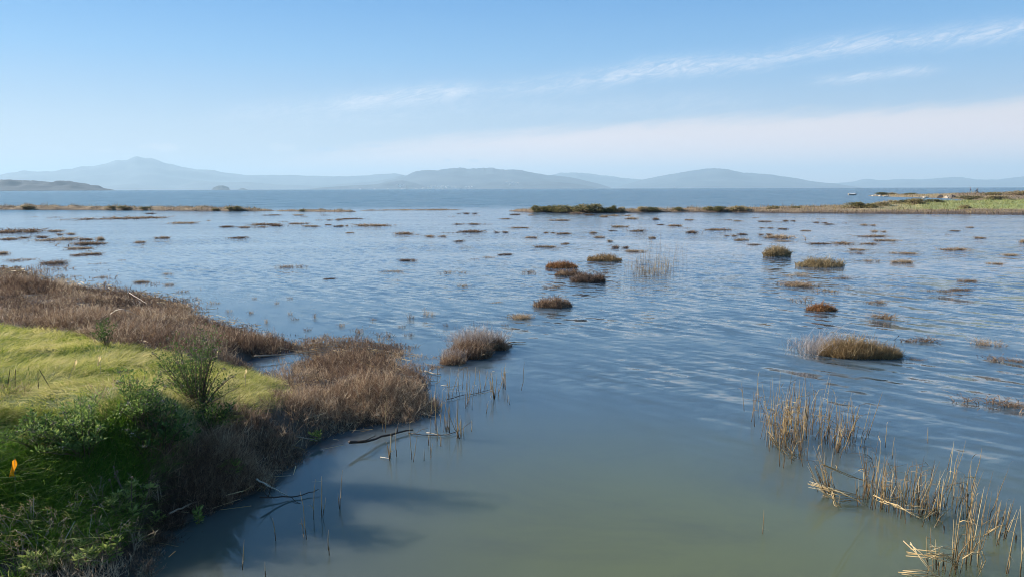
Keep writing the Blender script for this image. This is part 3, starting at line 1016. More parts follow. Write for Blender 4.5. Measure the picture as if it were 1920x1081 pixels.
LM = []
for i, (px, py, w, h, nm, lab, mat, short) in enumerate(LAND):
    mb, c = clump(px, py, w, h, mat, 200 + i, 1100)
    tag(mb.build(nm, M[mat], loc=(c[0], c[1], 0)), lab, 'marsh plant', 'marsh clumps standing in the water')
    LM.append((px, py, short))
LM += [(1592, 668, 'the big two-toned tussock'), (888, 665, 'the big brown tussock'), (1065, 396, 'the shrubby island'), (455, 395, 'the tip of the left spit'), (150, 394, 'the left spit'),
       (1480, 402, 'the right spit'), (1780, 402, 'the grassy right shore'), (1222, 505, 'the pale reed bed'), (660, 655, 'the bank hummock'), (1560, 790, 'the near reed clump'), (60, 510, 'the far bank'), (760, 397, 'the thin sand bar')]
LMW = [(at(a, b)[:2], s) for a, b, s in LM]
rt = random.Random(3)
ORD = ['nearest', 'second nearest', 'third nearest', 'fourth nearest', 'fifth nearest', 'sixth nearest', 'seventh nearest', 'eighth nearest', 'ninth nearest', 'tenth nearest', 'eleventh nearest', 'twelfth nearest', 'thirteenth nearest', 'fourteenth nearest', 'fifteenth nearest', 'sixteenth nearest', 'seventeenth nearest']


def place_labels(items):
    """items: (px, py, noun phrase) -> one label each, told apart by the landmark beside it, its side and its rank of nearness"""
    buck = {}
    for i, (px, py, noun) in enumerate(items):
        best = min(range(len(LM)), key=lambda k: math.hypot((px - LM[k][0]), (py - LM[k][1]) * 3.0))
        ddx, ddy = px - LM[best][0], (py - LM[best][1]) * 3.0
        side = ('left of' if ddx < 0 else 'right of') if abs(ddx) > abs(ddy) else ('in front of' if ddy > 0 else 'beyond')
        buck.setdefault((best, side), []).append((math.hypot(ddx, ddy), i))
    out = [None] * len(items)
    for (b, side), l in buck.items():
        l.sort()
        for r, (_, i) in enumerate(l):
            rank = '' if len(l) == 1 else ', ' + (ORD[r] if r < len(l) - 1 or len(l) < 3 else 'farthest') + ' of %s' % ('the two' if len(l) == 2 else 'those')
            out[i] = '%s %s %s%s' % (items[i][2], side, LM[b][2], rank)
    return out


items = []
for px, py, w, h in TUFTS:
    d = math.hypot(*at(px, py)[:2])
    wm = w / F * d
    size = 'tiny' if wm < .45 else 'small' if wm < 1.0 else 'broad' if wm > 2.2 else 'low'
    items.append((px, py, ('%s sparse sprig' if (py > 560 and px < 900) else '%s brown tuft') % size))
labs = place_labels(items)
firsts = {}
for i, ((px, py, w, h), lab) in enumerate(zip(TUFTS, labs)):
    c = at(px, py)
    d = math.hypot(c[0], c[1])
    wm, hm = w / F * d, max(h / F * d, .05)
    sprig = py > 555 and px < 900
    thin = sprig or h <= 3 or (py > 500 and rt.random() < .3 and w < 45)
    me = rt.choice(T_THIN if thin else T_MID if py > 600 or (py > 470 and rt.random() < .4) else T_NEAR if py > 470 else T_FAR)
    c = c + np.array([c[0], c[1], 0]) / d * wm * .25
    o = bpy.data.objects.new('pickleweed_sprig' if sprig else 'marsh_tuft', me)
    COL.objects.link(o)
    o.location = (c[0], c[1], 0)
    o.scale = (wm * 1.05, wm * rt.uniform(.5, .8), hm * (1.2 if thin else .98))
    o.rotation_euler = (0, 0, -math.atan2(c[0], c[1]) + rt.choice((0, math.pi)) + rt.uniform(-.15, .15))
    tag(o, lab, 'marsh plant', 'sparse sprigs off the left bank' if sprig else 'tufts scattered over the flooded marsh')

# the two big tussocks
r = empty('marsh_tussock', at(888, 668), 'big brown tussock with pale frosted top beside the left bank reeds', 'marsh plant')
mb, pale = MB(), MB()
for px, py, w, h, n in [(848, 684, 52, 32, 620), (884, 673, 76, 52, 1600), (925, 657, 60, 36, 900), (858, 668, 40, 34, 420), (818, 690, 34, 14, 150), (950, 650, 24, 16, 120), (900, 660, 40, 58, 300)]:
    b, c = clump(px, py, w, h, '', px, n)
    mb.v += b.v; mb.a += b.a
    mb.f4 += [q + mb.n for q in b.f4]; mb.n += b.n
for px, py, w, h, n in [(878, 660, 60, 54, 420), (900, 655, 40, 60, 240), (925, 650, 50, 40, 200), (850, 676, 50, 30, 160)]:
    c = at(px, py)
    d = math.hypot(c[0], c[1])
    x = c[0] + RNG.uniform(-.5, .5, n) * w / F * d
    y = c[1] + RNG.uniform(-.1, .5, n) * w / F * d
    pickle(pale, x, y, np.zeros(n), np.full(n, h / F * d * .72), 1.1, .6, 2, .005, .3)
o = mb.build('brown_stems', M['pickle'], r); o.data.transform(Matrix.Translation(-r.location))
o = pale.build('pale_stems', M['grey'], r); o.data.transform(Matrix.Translation(-r.location))
r = empty('marsh_tussock', at(1592, 672), 'big two-toned tussock, tan on the right with long grey stems on the left', 'marsh plant')
mb, pale = MB(), MB()
for px, py, w, h, n in [(1600, 672, 90, 50, 1800), (1645, 672, 80, 38, 1300), (1560, 668, 50, 40, 500), (1680, 668, 24, 20, 160)]:
    b, c = clump(px, py, w, h, '', px, n)
    mb.v += b.v; mb.a += b.a
    mb.f4 += [q + mb.n for q in b.f4]; mb.n += b.n
c = at(1540, 665)
n = 400
x = c[0] + RNG.normal(0.1, .3, n)
y = c[1] + RNG.uniform(-.1, .7, n)
pickle(pale, x, y, np.full(n, -.05), RNG.uniform(.24, .46, n), 1.1, .45, 2, .0055, .3)
m_ = 30
pale.ribbons(np.stack([c[0] + RNG.normal(0.05, .2, m_), c[1] + RNG.uniform(0, .6, m_), np.full(m_, .1)], -1), np.stack([RNG.normal(.55, .2, m_), RNG.normal(0, .2, m_), np.full(m_, 1.0)], -1), RNG.uniform(.5, .78, m_), .008, np.tile([.25, 0, -.1], (m_, 1)), 3, RNG.uniform(.6, 1, m_))
o = mb.build('tan_stems', M['tan0'], r); o.data.transform(Matrix.Translation(-r.location))
o = pale.build('grey_stems', M['grey'], r); o.data.transform(Matrix.Translation(-r.location))


# ------------------------------------------------------------------ reeds
def reed(mb, px, py, hpx, lean_x=0.0, r=.005, var=.6, kink=0.0, sides=5):
    c = at(px, py)
    d = math.hypot(c[0], c[1])
    h = hpx / F * math.hypot(d, CAM_H) / math.cos(math.atan2(CAM_H, d)) * 1.0
    ly = RNG.normal(0, .05)
    b = np.array([c[0], c[1], -.06])
    pts = [b]
    for t in (.35, .7, 1.0):
        pts.append(b + np.array([lean_x * h * t + RNG.normal(0, .012) * h + kink * h * max(0, t - .6), ly * h * t, (h + .06) * t - abs(kink) * h * max(0, t - .6)]))
    wet = b + np.array([lean_x * .1, 0, .06 + RNG.uniform(.04, .10)])
    mb.tube([b, wet] + pts[1:], [r * 1.1, r * 1.05, r * .95, r * .8, r * .25], sides, [.02, .10, var, var, min(1, var + .12)])
    if RNG.random() < .55:                                   # a ragged leaf blade or sheath hanging from the stem
        p0 = pts[RNG.integers(1, 4)]
        mb.ribbons([p0], RNG.normal(size=(1, 3)) * .5 + np.array([[0, 0, .7]]), h * RNG.uniform(.15, .4), r * 2.4, np.array([[RNG.normal(0, .3), RNG.normal(0, .3), -.6]]), 3, min(1, var + .1))
    return h, b, pts


LEFT_REEDS = [(404,640,330,.0),(447,880,220,1),(510,860,250,0),(650,890,330,0),(825,870,340,.0),(875,620,430,0),(905,600,350,0),(940,630,400,0),(995,640,230,1),(1075,690,330,2),(1130,700,150,0),(1200,630,100,0),(985,330,280,0),(1010,340,300,0),(1055,280,180,0),(1115,240,200,0),(1140,420,380,0),(1165,400,300,0),(1185,380,280,0),(1215,280,240,0),(1205,430,180,0),(1260,280,220,0),(1285,270,200,0),(1310,260,200,0),(1330,240,150,0),(1410,330,240,2),(1440,300,300,0),(1490,230,190,1),(1658,250,260,0),(1325,470,120,0),(1530,360,80,0),(1550,380,90,0),(880,720,140,0),(920,770,90,0),(800,760,110,0),(760,900,110,0),(1000,500,120,0),(825,500,250,0),(1090,300,180,0),(1240,300,90,0),(1370,140,70,0)]
singles = [(640 + a / 4.914, 680 + b / 4.914, c / 4.914, k) for a, b, c, k in LEFT_REEDS]
singles += [(575,1010,80,0),(588,973,66,0),(602,967,70,0),(637,950,60,0),(453,1067,47,0),(518,1013,37,0),(617,1040,43,0),(497,1081,25,0),(1660,838,40,0),(1672,860,36,0),(1740,830,26,0),(1396,770,50,0),(1408,790,54,0),(1775,880,40,0),(1490,742,34,0),(1528,748,26,0),(1886,1075,95,0),(1914,1081,105,0),(1869,985,40,0),(1430,1000,40,0)]
items = []
for px, py, h, k in singles:
    items.append((px, py, ('thick broken reed stub' if k else 'tall thin reed stem' if h > 55 else 'short thin reed stem')))
LM_keep = LM
LM = [(725, 860, 'the forked reed stub'), (806, 800, 'the tall reed group'), (872, 760, 'the thick leaning reeds'), (925, 740, 'the ragged brown reed'), (977, 730, 'the lone outermost reed'), (590, 975, 'the lower bank'), (1480, 810, 'the dense reed clump'), (1620, 850, 'the second reed clump'), (1560, 940, 'the fallen reed bundle'), (1880, 1020, 'the right frame edge'), (1740, 900, 'the open reed row'), (850, 830, 'the floating dark twig')]
labs = [q for q in place_labels(items)]
LM = LM_keep
for (px, py, h, k), lab in zip(singles, labs):
    mb = MB()
    c = at(px, py)
    reed(mb, px, py, h, RNG.normal(.03, .09), .0042 if not k else .008, RNG.uniform(.35, .8))
    if k:
        for _ in range(3 * k):
            reed(mb, px + RNG.normal(0, 3), py + RNG.normal(0, 2), h * RNG.uniform(.4, .95), RNG.normal(0, .16), .005, RNG.uniform(.2, .75))
    elif h > 50 and RNG.random() < .6:
        reed(mb, px + RNG.normal(0, 3), py + RNG.normal(0, 2), h * RNG.uniform(.3, .7), RNG.normal(0, .2), .0038, RNG.uniform(.3, .7))
    tag(mb.build('standing_reed', M['reed'], loc=(c[0], c[1], 0), smooth=True), lab, 'reed', 'single reeds standing in the channel')


def reed_clump(label, ups, falls, group='dead reed clumps at the lower right'):
    px, py = ups[0][0], ups[0][1]
    c = at(px, py)
    r = empty('reed_clump', c, label, 'reeds', group)
    mb = MB()
    for px, py, sx, sy, n, h0, h1, ln in ups:
        for _ in range(int(n * 1.35)):
            q = RNG.normal(size=2)
            reed(mb, px + q[0] * sx, py + q[1] * sy, RNG.uniform(h0 * .6, h1 * .88), RNG.normal(ln, .13), RNG.uniform(.0024, .0046), np.clip(RNG.normal(.40, .27), 0, 1), RNG.choice([0, 0, 0, 0, .9, -.9]))
    o = mb.build('upright_stems', M['reed'], r, smooth=True)
    o.data.transform(Matrix.Translation(-r.location))
    if falls:
        mb = MB()
        for x0, y0, z0, x1, y1, z1, n, j in falls:
            for _ in range(n):
                a = at(x0 + RNG.normal(0, j), y0 + RNG.normal(0, j), z0)
                b = at(x1 + RNG.normal(0, j), y1 + RNG.normal(0, j), z1)
                m = (a + b) / 2 + np.array([0, 0, RNG.normal(.01, .02)])
                m = m + RNG.normal(0, .025, 3)
                mb.tube([a, m, b], [.0042, .004, .002], 5, np.clip(RNG.normal(.75, .18), 0, 1))
        o = mb.build('fallen_stems', M['reed'], r, smooth=True)
        o.data.transform(Matrix.Translation(-r.location))
    # a scatter of short basal leaf stubs in the same clump
    return r


reed_clump('dense clump of upright tan reed stubble with dark feet in the calm water', [(1482, 832, 20, 20, 62, 50, 110, .0), (1462, 815, 16, 14, 26, 60, 115, .03), (1515, 800, 15, 12, 24, 50, 95, .02), (1428, 790, 12, 18, 9, 50, 100, -.03)],
           [(1475, 770, .35, 1500, 768, .33, 3, 4), (1468, 846, .02, 1440, 820, .25, 4, 6), (1490, 855, .02, 1470, 842, .15, 6, 5)])
reed_clump('smaller clump of reed stubble just right of the dense one', [(1565, 838, 13, 10, 26, 40, 100, .08), (1592, 825, 15, 10, 20, 35, 90, .10), (1545, 822, 8, 10, 8, 50, 85, .05)], [(1545, 790, .4, 1575, 800, .3, 2, 4)])
reed_clump('bleached bundle of broken reeds bent over and lying to the left', [(1556, 925, 7, 6, 10, 50, 100, -.35), (1562, 930, 8, 6, 9, 40, 70, -.5)],
           [(1618, 938, .05, 1516, 908, .12, 5, 5), (1600, 932, .03, 1545, 918, .12, 5, 6), (1575, 945, .02, 1520, 900, .3, 3, 4), (1540, 868, .75, 1640, 905, .2, 2, 3), (1572, 946, .01, 1560, 920, .12, 4, 5)])
reed_clump('long open row of golden reed stubs right of the bleached bundle', [(1650, 940, 18, 14, 26, 45, 105, .05), (1700, 955, 22, 14, 30, 45, 105, .06), (1625, 925, 14, 10, 14, 40, 85, .03), (1750, 965, 18, 12, 20, 40, 90, .08), (1790, 935, 22, 14, 12, 40, 90, .12)],
           [(1640, 940, .1, 1720, 958, .15, 4, 8), (1660, 930, .3, 1700, 935, .2, 3, 8), (1780, 950, .05, 1740, 975, .1, 3, 8), (1755, 960, .03, 1700, 950, .1, 4, 6)])
reed_clump('tangle of folded pale reeds at the bottom right corner', [(1792, 1060, 12, 10, 14, 45, 110, .05), (1822, 1050, 10, 14, 10, 60, 130, .1), (1770, 1070, 14, 6, 8, 30, 80, -.1)],
           [(1700, 1035, .12, 1800, 1062, .1, 4, 4), (1745, 1040, .2, 1800, 1060, .1, 3, 4), (1690, 1072, .06, 1765, 1078, .06, 4, 3), (1698, 1012, .3, 1755, 1075, .05, 3, 5), (1808, 1045, .25, 1835, 1035, .3, 3, 3), (1835, 1035, .3, 1838, 1075, .02, 3, 2), (1745, 1030, .3, 1790, 1035, .25, 3, 4)])
reed_clump('ragged dark reed stubs by the right frame edge', [(1858, 1000, 16, 14, 12, 35, 80, .08), (1820, 960, 14, 16, 10, 40, 90, .15)], [(1850, 1000, .1, 1880, 985, .15, 3, 5)])
reed_clump('wide sparse bed of pale thin reeds far up the channel', [(1200, 515, 14, 5, 45, 18, 42, 0), (1230, 515, 18, 4, 55, 18, 40, 0), (1250, 505, 12, 6, 32, 18, 38, 0), (1225, 492, 22, 5, 28, 16, 34, 0), (1245, 470, 16, 4, 22, 12, 24, 0), (1270, 470, 8, 4, 10, 12, 22, 0), (1205, 495, 10, 5, 16, 20, 36, 0)], [], 'reeds far up the channel')
reed_clump('thin line of pale reeds far up the channel before the shrubby island', [(1150, 425, 14, 3, 18, 8, 15, 0), (1180, 432, 18, 3, 20, 8, 14, 0), (1210, 440, 14, 4, 14, 8, 14, 0), (1220, 455, 12, 4, 10, 10, 18, 0)], [], 'reeds far up the channel')


# ------------------------------------------------------------------ driftwood and floating reeds
def stick(name, pts, r, var, label, cat, n=10, jit=.01, twigs=0):
    P = np.array([at(*p) for p in pts])
    s = np.linspace(0, len(P) - 1, n)
    Q = np.stack([np.interp(s, range(len(P)), P[:, i]) for i in range(3)], -1)
    k = np.array([.25, .5, .25])
    for _ in range(2):
        Q[1:-1] = (Q[:-2] + Q[1:-1] * 2 + Q[2:]) / 4
    Q[1:-1] += RNG.normal(0, jit, (n - 2, 3)) * np.array([1, 1, .6])
    mb = MB()
    mb.tube(Q, np.linspace(r, r * .45, n), 6, var)
    for _ in range(twigs):
        i = RNG.integers(1, n - 2)
        d = unit(Q[i + 1] - Q[i] + RNG.normal(0, .1, 3) + np.array([0, 0, .03]))
        mb.tube([Q[i], Q[i] + d * .12, Q[i] + d * .26 + RNG.normal(0, .03, 3)], [r * .5, r * .4, r * .15], 5, var)
    c = Q[0]
    tag(mb.build(name, M['wood'], loc=c, smooth=True), label, cat)


stick('fallen_branch', [(655, 828, .16), (690, 826, .08), (730, 814, .05), (774, 805, .03)], .022, .02, 'dark wet branch slanting from the bank into the water below the bank tip', 'branch', twigs=5)
stick('twig', [(766, 811, .01), (810, 816, .02), (852, 813, .02), (884, 790, .05)], .008, .25, 'long thin dark twig floating among the left reeds', 'twig', twigs=3)
stick('twig', [(838, 748, .02), (870, 740, .03), (905, 733, .02), (925, 728, .02)], .007, .1, 'thin dark twig floating between the leaning reeds behind the bank tip', 'twig', twigs=3)
stick('driftwood_pole', [(476, 667, .12), (535, 664, .10), (592, 658, .06)], .016, .72, 'pale straight pole lying across the little pool in the bank', 'driftwood', jit=.003)
stick('driftwood_pole', [(722, 658, .05), (755, 661, .03), (792, 665, .02)], .014, .8, 'pale pole floating between the bank hummock and the big tussock', 'driftwood', jit=.003)
stick('fallen_branch', [(487, 931, .12), (530, 932, .03), (570, 928, .02), (597, 916, .05)], .010, .05, 'dark bent twig reaching out from the shaded bank over the water', 'branch', twigs=3)
stick('broken_reed', [(481, 897, .18), (512, 914, .10), (541, 929, .03)], .011, .85, 'pale broken reed leaning from the shaded bank to the water', 'reed', jit=.004, twigs=1)
stick('dead_stalk', [(318, 962, .20), (350, 946, .14), (386, 934, .08)], .012, .55, 'brown dead stalk lying along the shaded lower waterline', 'stalk', jit=.006)
stick('driftwood_pole', [(556, 818, .12), (580, 822, .08), (595, 825, .06)], .008, .8, 'short pale stick beside the green sprig under the bank tip', 'driftwood', jit=.004)
stick('dead_stalk', [(207, 588, .62), (222, 578, .85), (240, 581, .82), (260, 592, .6)], .012, .95, 'pale arching dead stalk over the brown pickleweed behind the meadow', 'stalk', jit=.004)
stick('dead_stalk', [(243, 549, .5), (258, 558, .45), (276, 569, .4)], .011, .92, 'pale dead stalk lying on the dark shore at the far left', 'stalk', jit=.004)
stick('floating_reed', [(955, 641, .02), (970, 641, .02), (986, 641, .02)], .013, .85, 'pale reed piece floating off the right tip of the big brown tussock', 'reed', jit=.002)
stick('floating_reed', [(930, 648, .05), (945, 645, .03), (966, 640, .03)], .014, .1, 'dark wet stick floating from the right tip of the big brown tussock', 'stick', jit=.004)
stick('floating_reed', [(797, 695, .02), (812, 700, .02), (826, 701, .02)], .016, .9, 'pale flat reed scraps floating behind the bank tip', 'reed', jit=.006, twigs=2)
stick('floating_reed', [(795, 774, .02), (806, 778, .03), (816, 780, .02)], .011, .98, 'bright pale reed piece floating beside the tall reed group', 'reed', jit=.004)
stick('floating_reed', [(714, 856, .01), (722, 857, .02), (730, 859, .02)], .008, 1.0, 'short white reed piece floating left of the forked reed stub', 'reed', jit=.002)
stick('fallen_reed', [(800, 828 - 18, .03), (825, 815, .02), (850, 814, .02)], .009, .9, 'pale reed lying on the water under the tall reed group', 'reed', jit=.004)
stick('fallen_reed', [(780, 703, .12), (770, 706, .15), (742, 700, .3)], .010, .85, 'bleached reed lying over the top of the outer bank tip', 'reed', jit=.01)

# rafts of dead reed scraps along the waterline (uncountable)
mb = MB()
SW = [at(*p)[:2] for p in SHORE]
for i in range(len(SW) - 1):
    a, b = np.array(SW[i]), np.array(SW[i + 1])
    L = np.linalg.norm(b - a)
    n = int(min(L, 4) * (34 if 2 <= i <= 12 else 14))
    t = RNG.random(n)
    p = a + (b - a) * t[:, None] + RNG.normal(0, .28, (n, 2))
    z = np.maximum(hz(p[:, 0], p[:, 1]), 0) + RNG.uniform(.03, .14, n)
    al = math.atan2(b[1] - a[1], b[0] - a[0]) + RNG.normal(0, .7, n)
    mb.ribbons(np.column_stack([p, z]), np.stack([np.cos(al), np.sin(al), RNG.normal(0, .12, n)], -1), RNG.uniform(.08, .4, n), RNG.uniform(.004, .011, n) * max(1, np.linalg.norm(a) / 16), None, 1, np.clip(RNG.normal(.6, .25, n), 0, 1), .3)
n = 5200
x, y = scatter(n, -24, 0, 8, 36)
z = hz(x, y)
k = (z > -.02) & ~inside(x, y, MEADOW_W)
x, y, z = x[k], y[k], z[k]
al = RNG.uniform(0, 6.283, len(x))
mb.ribbons(np.column_stack([x, y, z + RNG.uniform(.03, .12, len(x))]), np.stack([np.cos(al), np.sin(al), RNG.normal(.05, .12, len(x))], -1), RNG.uniform(.1, .5, len(x)), RNG.uniform(.006, .014, len(x)) * np.maximum(1, y / 16), None, 1, np.clip(RNG.normal(.6, .25, len(x)), 0, 1), .3)
tag(mb.build('reed_debris', M['reed']), 'scattered dead reed scraps washed up along the bank waterline', 'debris', kind='stuff')


# ------------------------------------------------------------------ green plants of the bank
def shrub(px, py, hpx, wpx, nst, label, leafn, leafL, mat='leaf', name='green_shrub', var=.5, spread=.5, bare=.25, group=None, heads=.6):
    c = on_ground(px, py)
    d = np.linalg.norm(c - CO)
    h, w = hpx / F * d, wpx / F * d
    r = empty(name, c, label, 'shrub' if 'shrub' in name else 'plant', group)
    tw, lf, hd = MB(), MB(), MB()
    for s in range(nst):
        a = RNG.uniform(0, 6.283)
        sp = RNG.uniform(.1, 1) ** .7 * w * .5
        hh = h * RNG.uniform(.4, 1.15) * (1 - .3 * (sp / (w * .5)) ** 2)
        tip = np.array([math.cos(a) * sp, math.sin(a) * sp, hh])
        b = np.array([math.cos(a), math.sin(a), 0]) * w * .06
        t = np.linspace(0, 1, 6)[:, None]
        P = b + (tip - b) * np.concatenate([t ** 1.35, t ** 1.35, t ** .9], 1) + RNG.normal(0, .012 * h, (6, 3)) * t
        tw.tube(P, np.linspace(.006, .002, 6) * max(1, h * 1.3), 4, RNG.uniform(0, .8))
        n = int(leafn * RNG.uniform(.7, 1.3))
        tt = RNG.uniform(bare, 1.0, n) ** .8
        pos = np.stack([np.interp(tt, t[:, 0], P[:, i]) for i in range(3)], -1)
        side = RNG.normal(size=(n, 3)); side[:, 2] = np.abs(side[:, 2]) * .8 + .35
        tl = RNG.uniform(0, .10, n)[:, None] * h
        lf.leaves(pos + unit(side) * tl, side, leafL * RNG.uniform(.6, 1.25, n), leafL * .36, np.clip(RNG.normal(var, .22, n), 0, 1))
        if heads and RNG.random() < heads:
            hd.leaves(np.tile(P[-1], (14, 1)) + RNG.normal(0, .012, (14, 3)), RNG.normal(size=(14, 3)), .022, .012, RNG.uniform(.2, .9, 14))
    tw.build('stems', M['twig'], r)
    lf.build('leaves', M[mat], r)
    if heads:
        hd.build('dead_flower_heads', M['wood'], r)
    return r


shrub(372, 772, 140, 140, 60, 'tall upright green shrub with dark stems at the meadow corner', 60, .036, var=.42, spread=.4, bare=.15)
shrub(200, 650, 46, 52, 18, 'small dark olive shrub between the meadow and the brown pickleweed', 34, .04, var=.35)
shrub(262, 805, 88, 125, 34, 'leafy green shrub with dead flower heads left of the tall shrub', 36, .05, var=.66)
shrub(160, 858, 88, 160, 42, 'leafy bright green plant sprawling over the shaded grass', 46, .055, var=.74, name='leafy_plant')
shrub(395, 818, 62, 80, 24, 'low dark green leafy plant at the right foot of the tall shrub', 40, .05, var=.4, name='leafy_plant')
shrub(80, 850, 66, 120, 26, 'leafy plant in deep green grass right above the orange flag', 40, .055, var=.5, name='leafy_plant')
shrub(310, 850, 84, 120, 34, 'dark leafy plant in the shade below the tall shrub', 38, .065, var=.4, name='leafy_plant')


def gumplant(px, py, hpx, wpx, nros, label, var=.55, stalks=6):
    c = on_ground(px, py)
    d = np.linalg.norm(c - CO)
    h, w = hpx / F * d, wpx / F * d
    r = empty('gumplant', c, label, 'plant')
    lf, st = MB(), MB()
    for _ in range(nros):
        a, q = RNG.uniform(0, 6.283), math.sqrt(RNG.random()) * w * .5
        tip = np.array([math.cos(a) * q, math.sin(a) * q, h * RNG.uniform(.45, 1.0)])
        st.tube([np.array([tip[0] * .3, tip[1] * .3, -.02]), tip * np.array([.75, .75, .6]), tip], [.006, .005, .004], 4, .5)
        n = 15
        b = RNG.uniform(0, 6.283, n)
        e = RNG.uniform(.15, 1.2, n)
        lf.leaves(np.tile(tip, (n, 1)) + RNG.normal(0, .008, (n, 3)), np.stack([np.cos(b), np.sin(b), e], -1), RNG.uniform(.05, .095, n), RNG.uniform(.016, .026, n), np.clip(RNG.normal(var, .22, n), 0, 1))
        for k in range(2):
            n = 5
            tb = tip * np.array([.8, .8, .55 + .2 * k])
            b = RNG.uniform(0, 6.283, n)
            lf.leaves(np.tile(tb, (n, 1)), np.stack([np.cos(b), np.sin(b), RNG.uniform(-.3, .4, n)], -1), RNG.uniform(.04, .08, n), .016, np.clip(RNG.normal(var + .1, .25, n), 0, 1))
    lf.build('leaves', M['gum'], r)
    st.build('stems', M['twig'], r)
    if stalks:
        hd = MB()
        for _ in range(stalks):
            a = RNG.uniform(0, 6.283)
            tip = np.array([math.cos(a) * w * .4, math.sin(a) * w * .4, h * RNG.uniform(1.05, 1.5)])
            hd.tube([(0, 0, 0), tip * .6 + RNG.normal(0, .02, 3), tip], [.004, .0035, .003], 4, .35)
            hd.leaves(np.tile(tip, (9, 1)), RNG.normal(size=(9, 3)), .016, .012, .6)
        hd.build('dead_flower_stalks', M['twig'], r)


gumplant(250, 992, 76, 74, 17, 'bright yellow-green gumplant with wide leaves on the dark lower bank', .82)
gumplant(296, 990, 22, 22, 3, 'small yellow-green sprig at the water edge right of the bright gumplant', .65, 0)
gumplant(434, 905, 42, 34, 7, 'green gumplant at the foot of the shaded brown mound', .5, 2)
gumplant(376, 985, 34, 12, 3, 'single upright green sprig standing in the water edge', .5, 0)
gumplant(592, 836, 24, 16, 3, 'small pale green sprig at the bank foot beside the short stick', .55, 0)
gumplant(85, 1078, 44, 60, 7, 'pale drooping gumplant in the bottom left corner', .85, 3)
gumplant(150, 1075, 40, 50, 5, 'yellowish gumplant right of the pale drooping one', .9, 3)
gumplant(205, 1070, 48, 34, 5, 'grey green gumplant with curled leaves near the bottom waterline', .45, 4)
gumplant(176, 1010, 40, 30, 4, 'small half-dead gumplant left of the bright one', .6, 3)

# dry weeds on the shaded lower bank
wl = [(60, 1000), (100, 1015), (140, 985), (190, 965), (225, 1035), (280, 945), (120, 1060), (40, 1060), (300, 960), (170, 1040), (20, 1020), (75, 1040), (250, 1040), (210, 1000)]
wn = ['far left of the lower bank', 'beside the pale drooping gumplant', 'above the half-dead gumplant', 'behind the bright gumplant', 'under the bright gumplant', 'above the bright gumplant on its right', 'above the yellowish gumplant', 'at the bottom left corner', 'by the brown stalk at the waterline', 'right of the yellowish gumplant', 'at the left frame edge', 'above the pale drooping gumplant', 'overhanging the lowest waterline', 'left of the bright gumplant']
for (px, py), wh in zip(wl, wn):
    c = on_ground(px, py)
    d = np.linalg.norm(c - CO)
    r = empty('dry_weed', c, 'dry brown weed with curled seed heads ' + wh, 'weed', 'dry weeds of the lower bank')
    st, hd = MB(), MB()
    for _ in range(9):
        tip = np.array([RNG.normal(0, .10), RNG.normal(0, .10), RNG.uniform(.16, .36)])
        mid = tip * np.array([.35, .35, .6]) + RNG.normal(0, .015, 3)
        st.tube([(0, 0, -.02), mid, tip], [.0045, .004, .0025], 4, RNG.uniform(.3, 1))
        n = 9
        hd.leaves(np.tile(tip, (n, 1)) - RNG.uniform(0, .10, n)[:, None] * unit(tip), RNG.normal(size=(n, 3)) + np.array([0, 0, .4]), RNG.uniform(.02, .06, n), .010, np.clip(RNG.normal(.55, .25, n), 0, 1))
    st.build('stalks', M['wood'], r)
    hd.build('seed_heads', M['tan'], r)


# ------------------------------------------------------------------ survey flags and stakes in the grass
M['orange'] = plant_mat('orange_flag', [(0, (.95, .36, .01)), (1, (.95, .36, .01))], .45, .5)
M['cream'] = plant_mat('cream_flag', [(0, (.80, .62, .30)), (1, (.80, .62, .30))], .4, .5)
M['wire'] = plain('flag_wire', (.25, .22, .2), .5)


def flag(px, py, hpx, mat, label, w=.06, fh=.11, tilt=0.0, lift=.34):
    c = on_ground(px, py)
    r = empty('survey_flag', c, label, 'flag')
    mb = MB()
    top = np.array([tilt * lift, 0, lift])
    mb.tube([(0, 0, -.05), top], [.0025, .0025], 5)
    mb.build('stake', M['wire'], r)
    mb = MB()
    u = np.linspace(0, 1, 6)
    v = np.linspace(0, 1, 7)
    P = np.zeros((6, 7, 3))
    for i, a in enumerate(u):
        for j, b in enumerate(v):
            P[i, j] = top + np.array([-(a * w * (1 - .75 * (1 - b))) + .01 * math.sin(b * 6), .018 * math.sin(a * 4 + b * 5), -(b * fh) - a * .02])
    mb.grid(P)
    mb.build('flag_cloth', M[mat], r, smooth=True)


flag(28, 938, 50, 'orange', 'orange marker flag on a wire in the shaded grass at the left edge', .075, .17, .08, .42)
flag(190, 712, 30, 'cream', 'pale cream marker flag standing in the middle of the meadow', .05, .13)
flag(121, 722, 30, 'cream', 'pale cream marker flag tilted over, left of the upright one', .035, .12, .5)
flag(459, 732, 30, 'cream', 'pale marker flag at the right end of the meadow by the pickleweed', .04, .13, .1)
flag(410, 690, 30, 'cream', 'tan marker flag at the pickleweed edge behind the tall shrub', .04, .13)
for px, py, wh in [(14, 735, 'leftmost at the frame edge'), (29, 733, 'second from the left edge'), (73, 736, 'right of the pair at the left edge'), (98, 733, 'slanting rightmost one')]:
    c = on_ground(px, py)
    mb = MB()
    tl = -.6 if 'slanting' in wh else RNG.normal(0, .08)
    mb.tube([(0, 0, 0), (tl * .12, 0, .14), (tl * .24 + .01, 0, .27)], [.005, .0045, .0035], 5, .1)
    o = mb.build('dead_stalk', M['wood'])
    o.location = c
    tag(o, 'short dark dead stalk on the grass crest, ' + wh, 'stalk', 'dark stalks on the grass crest')


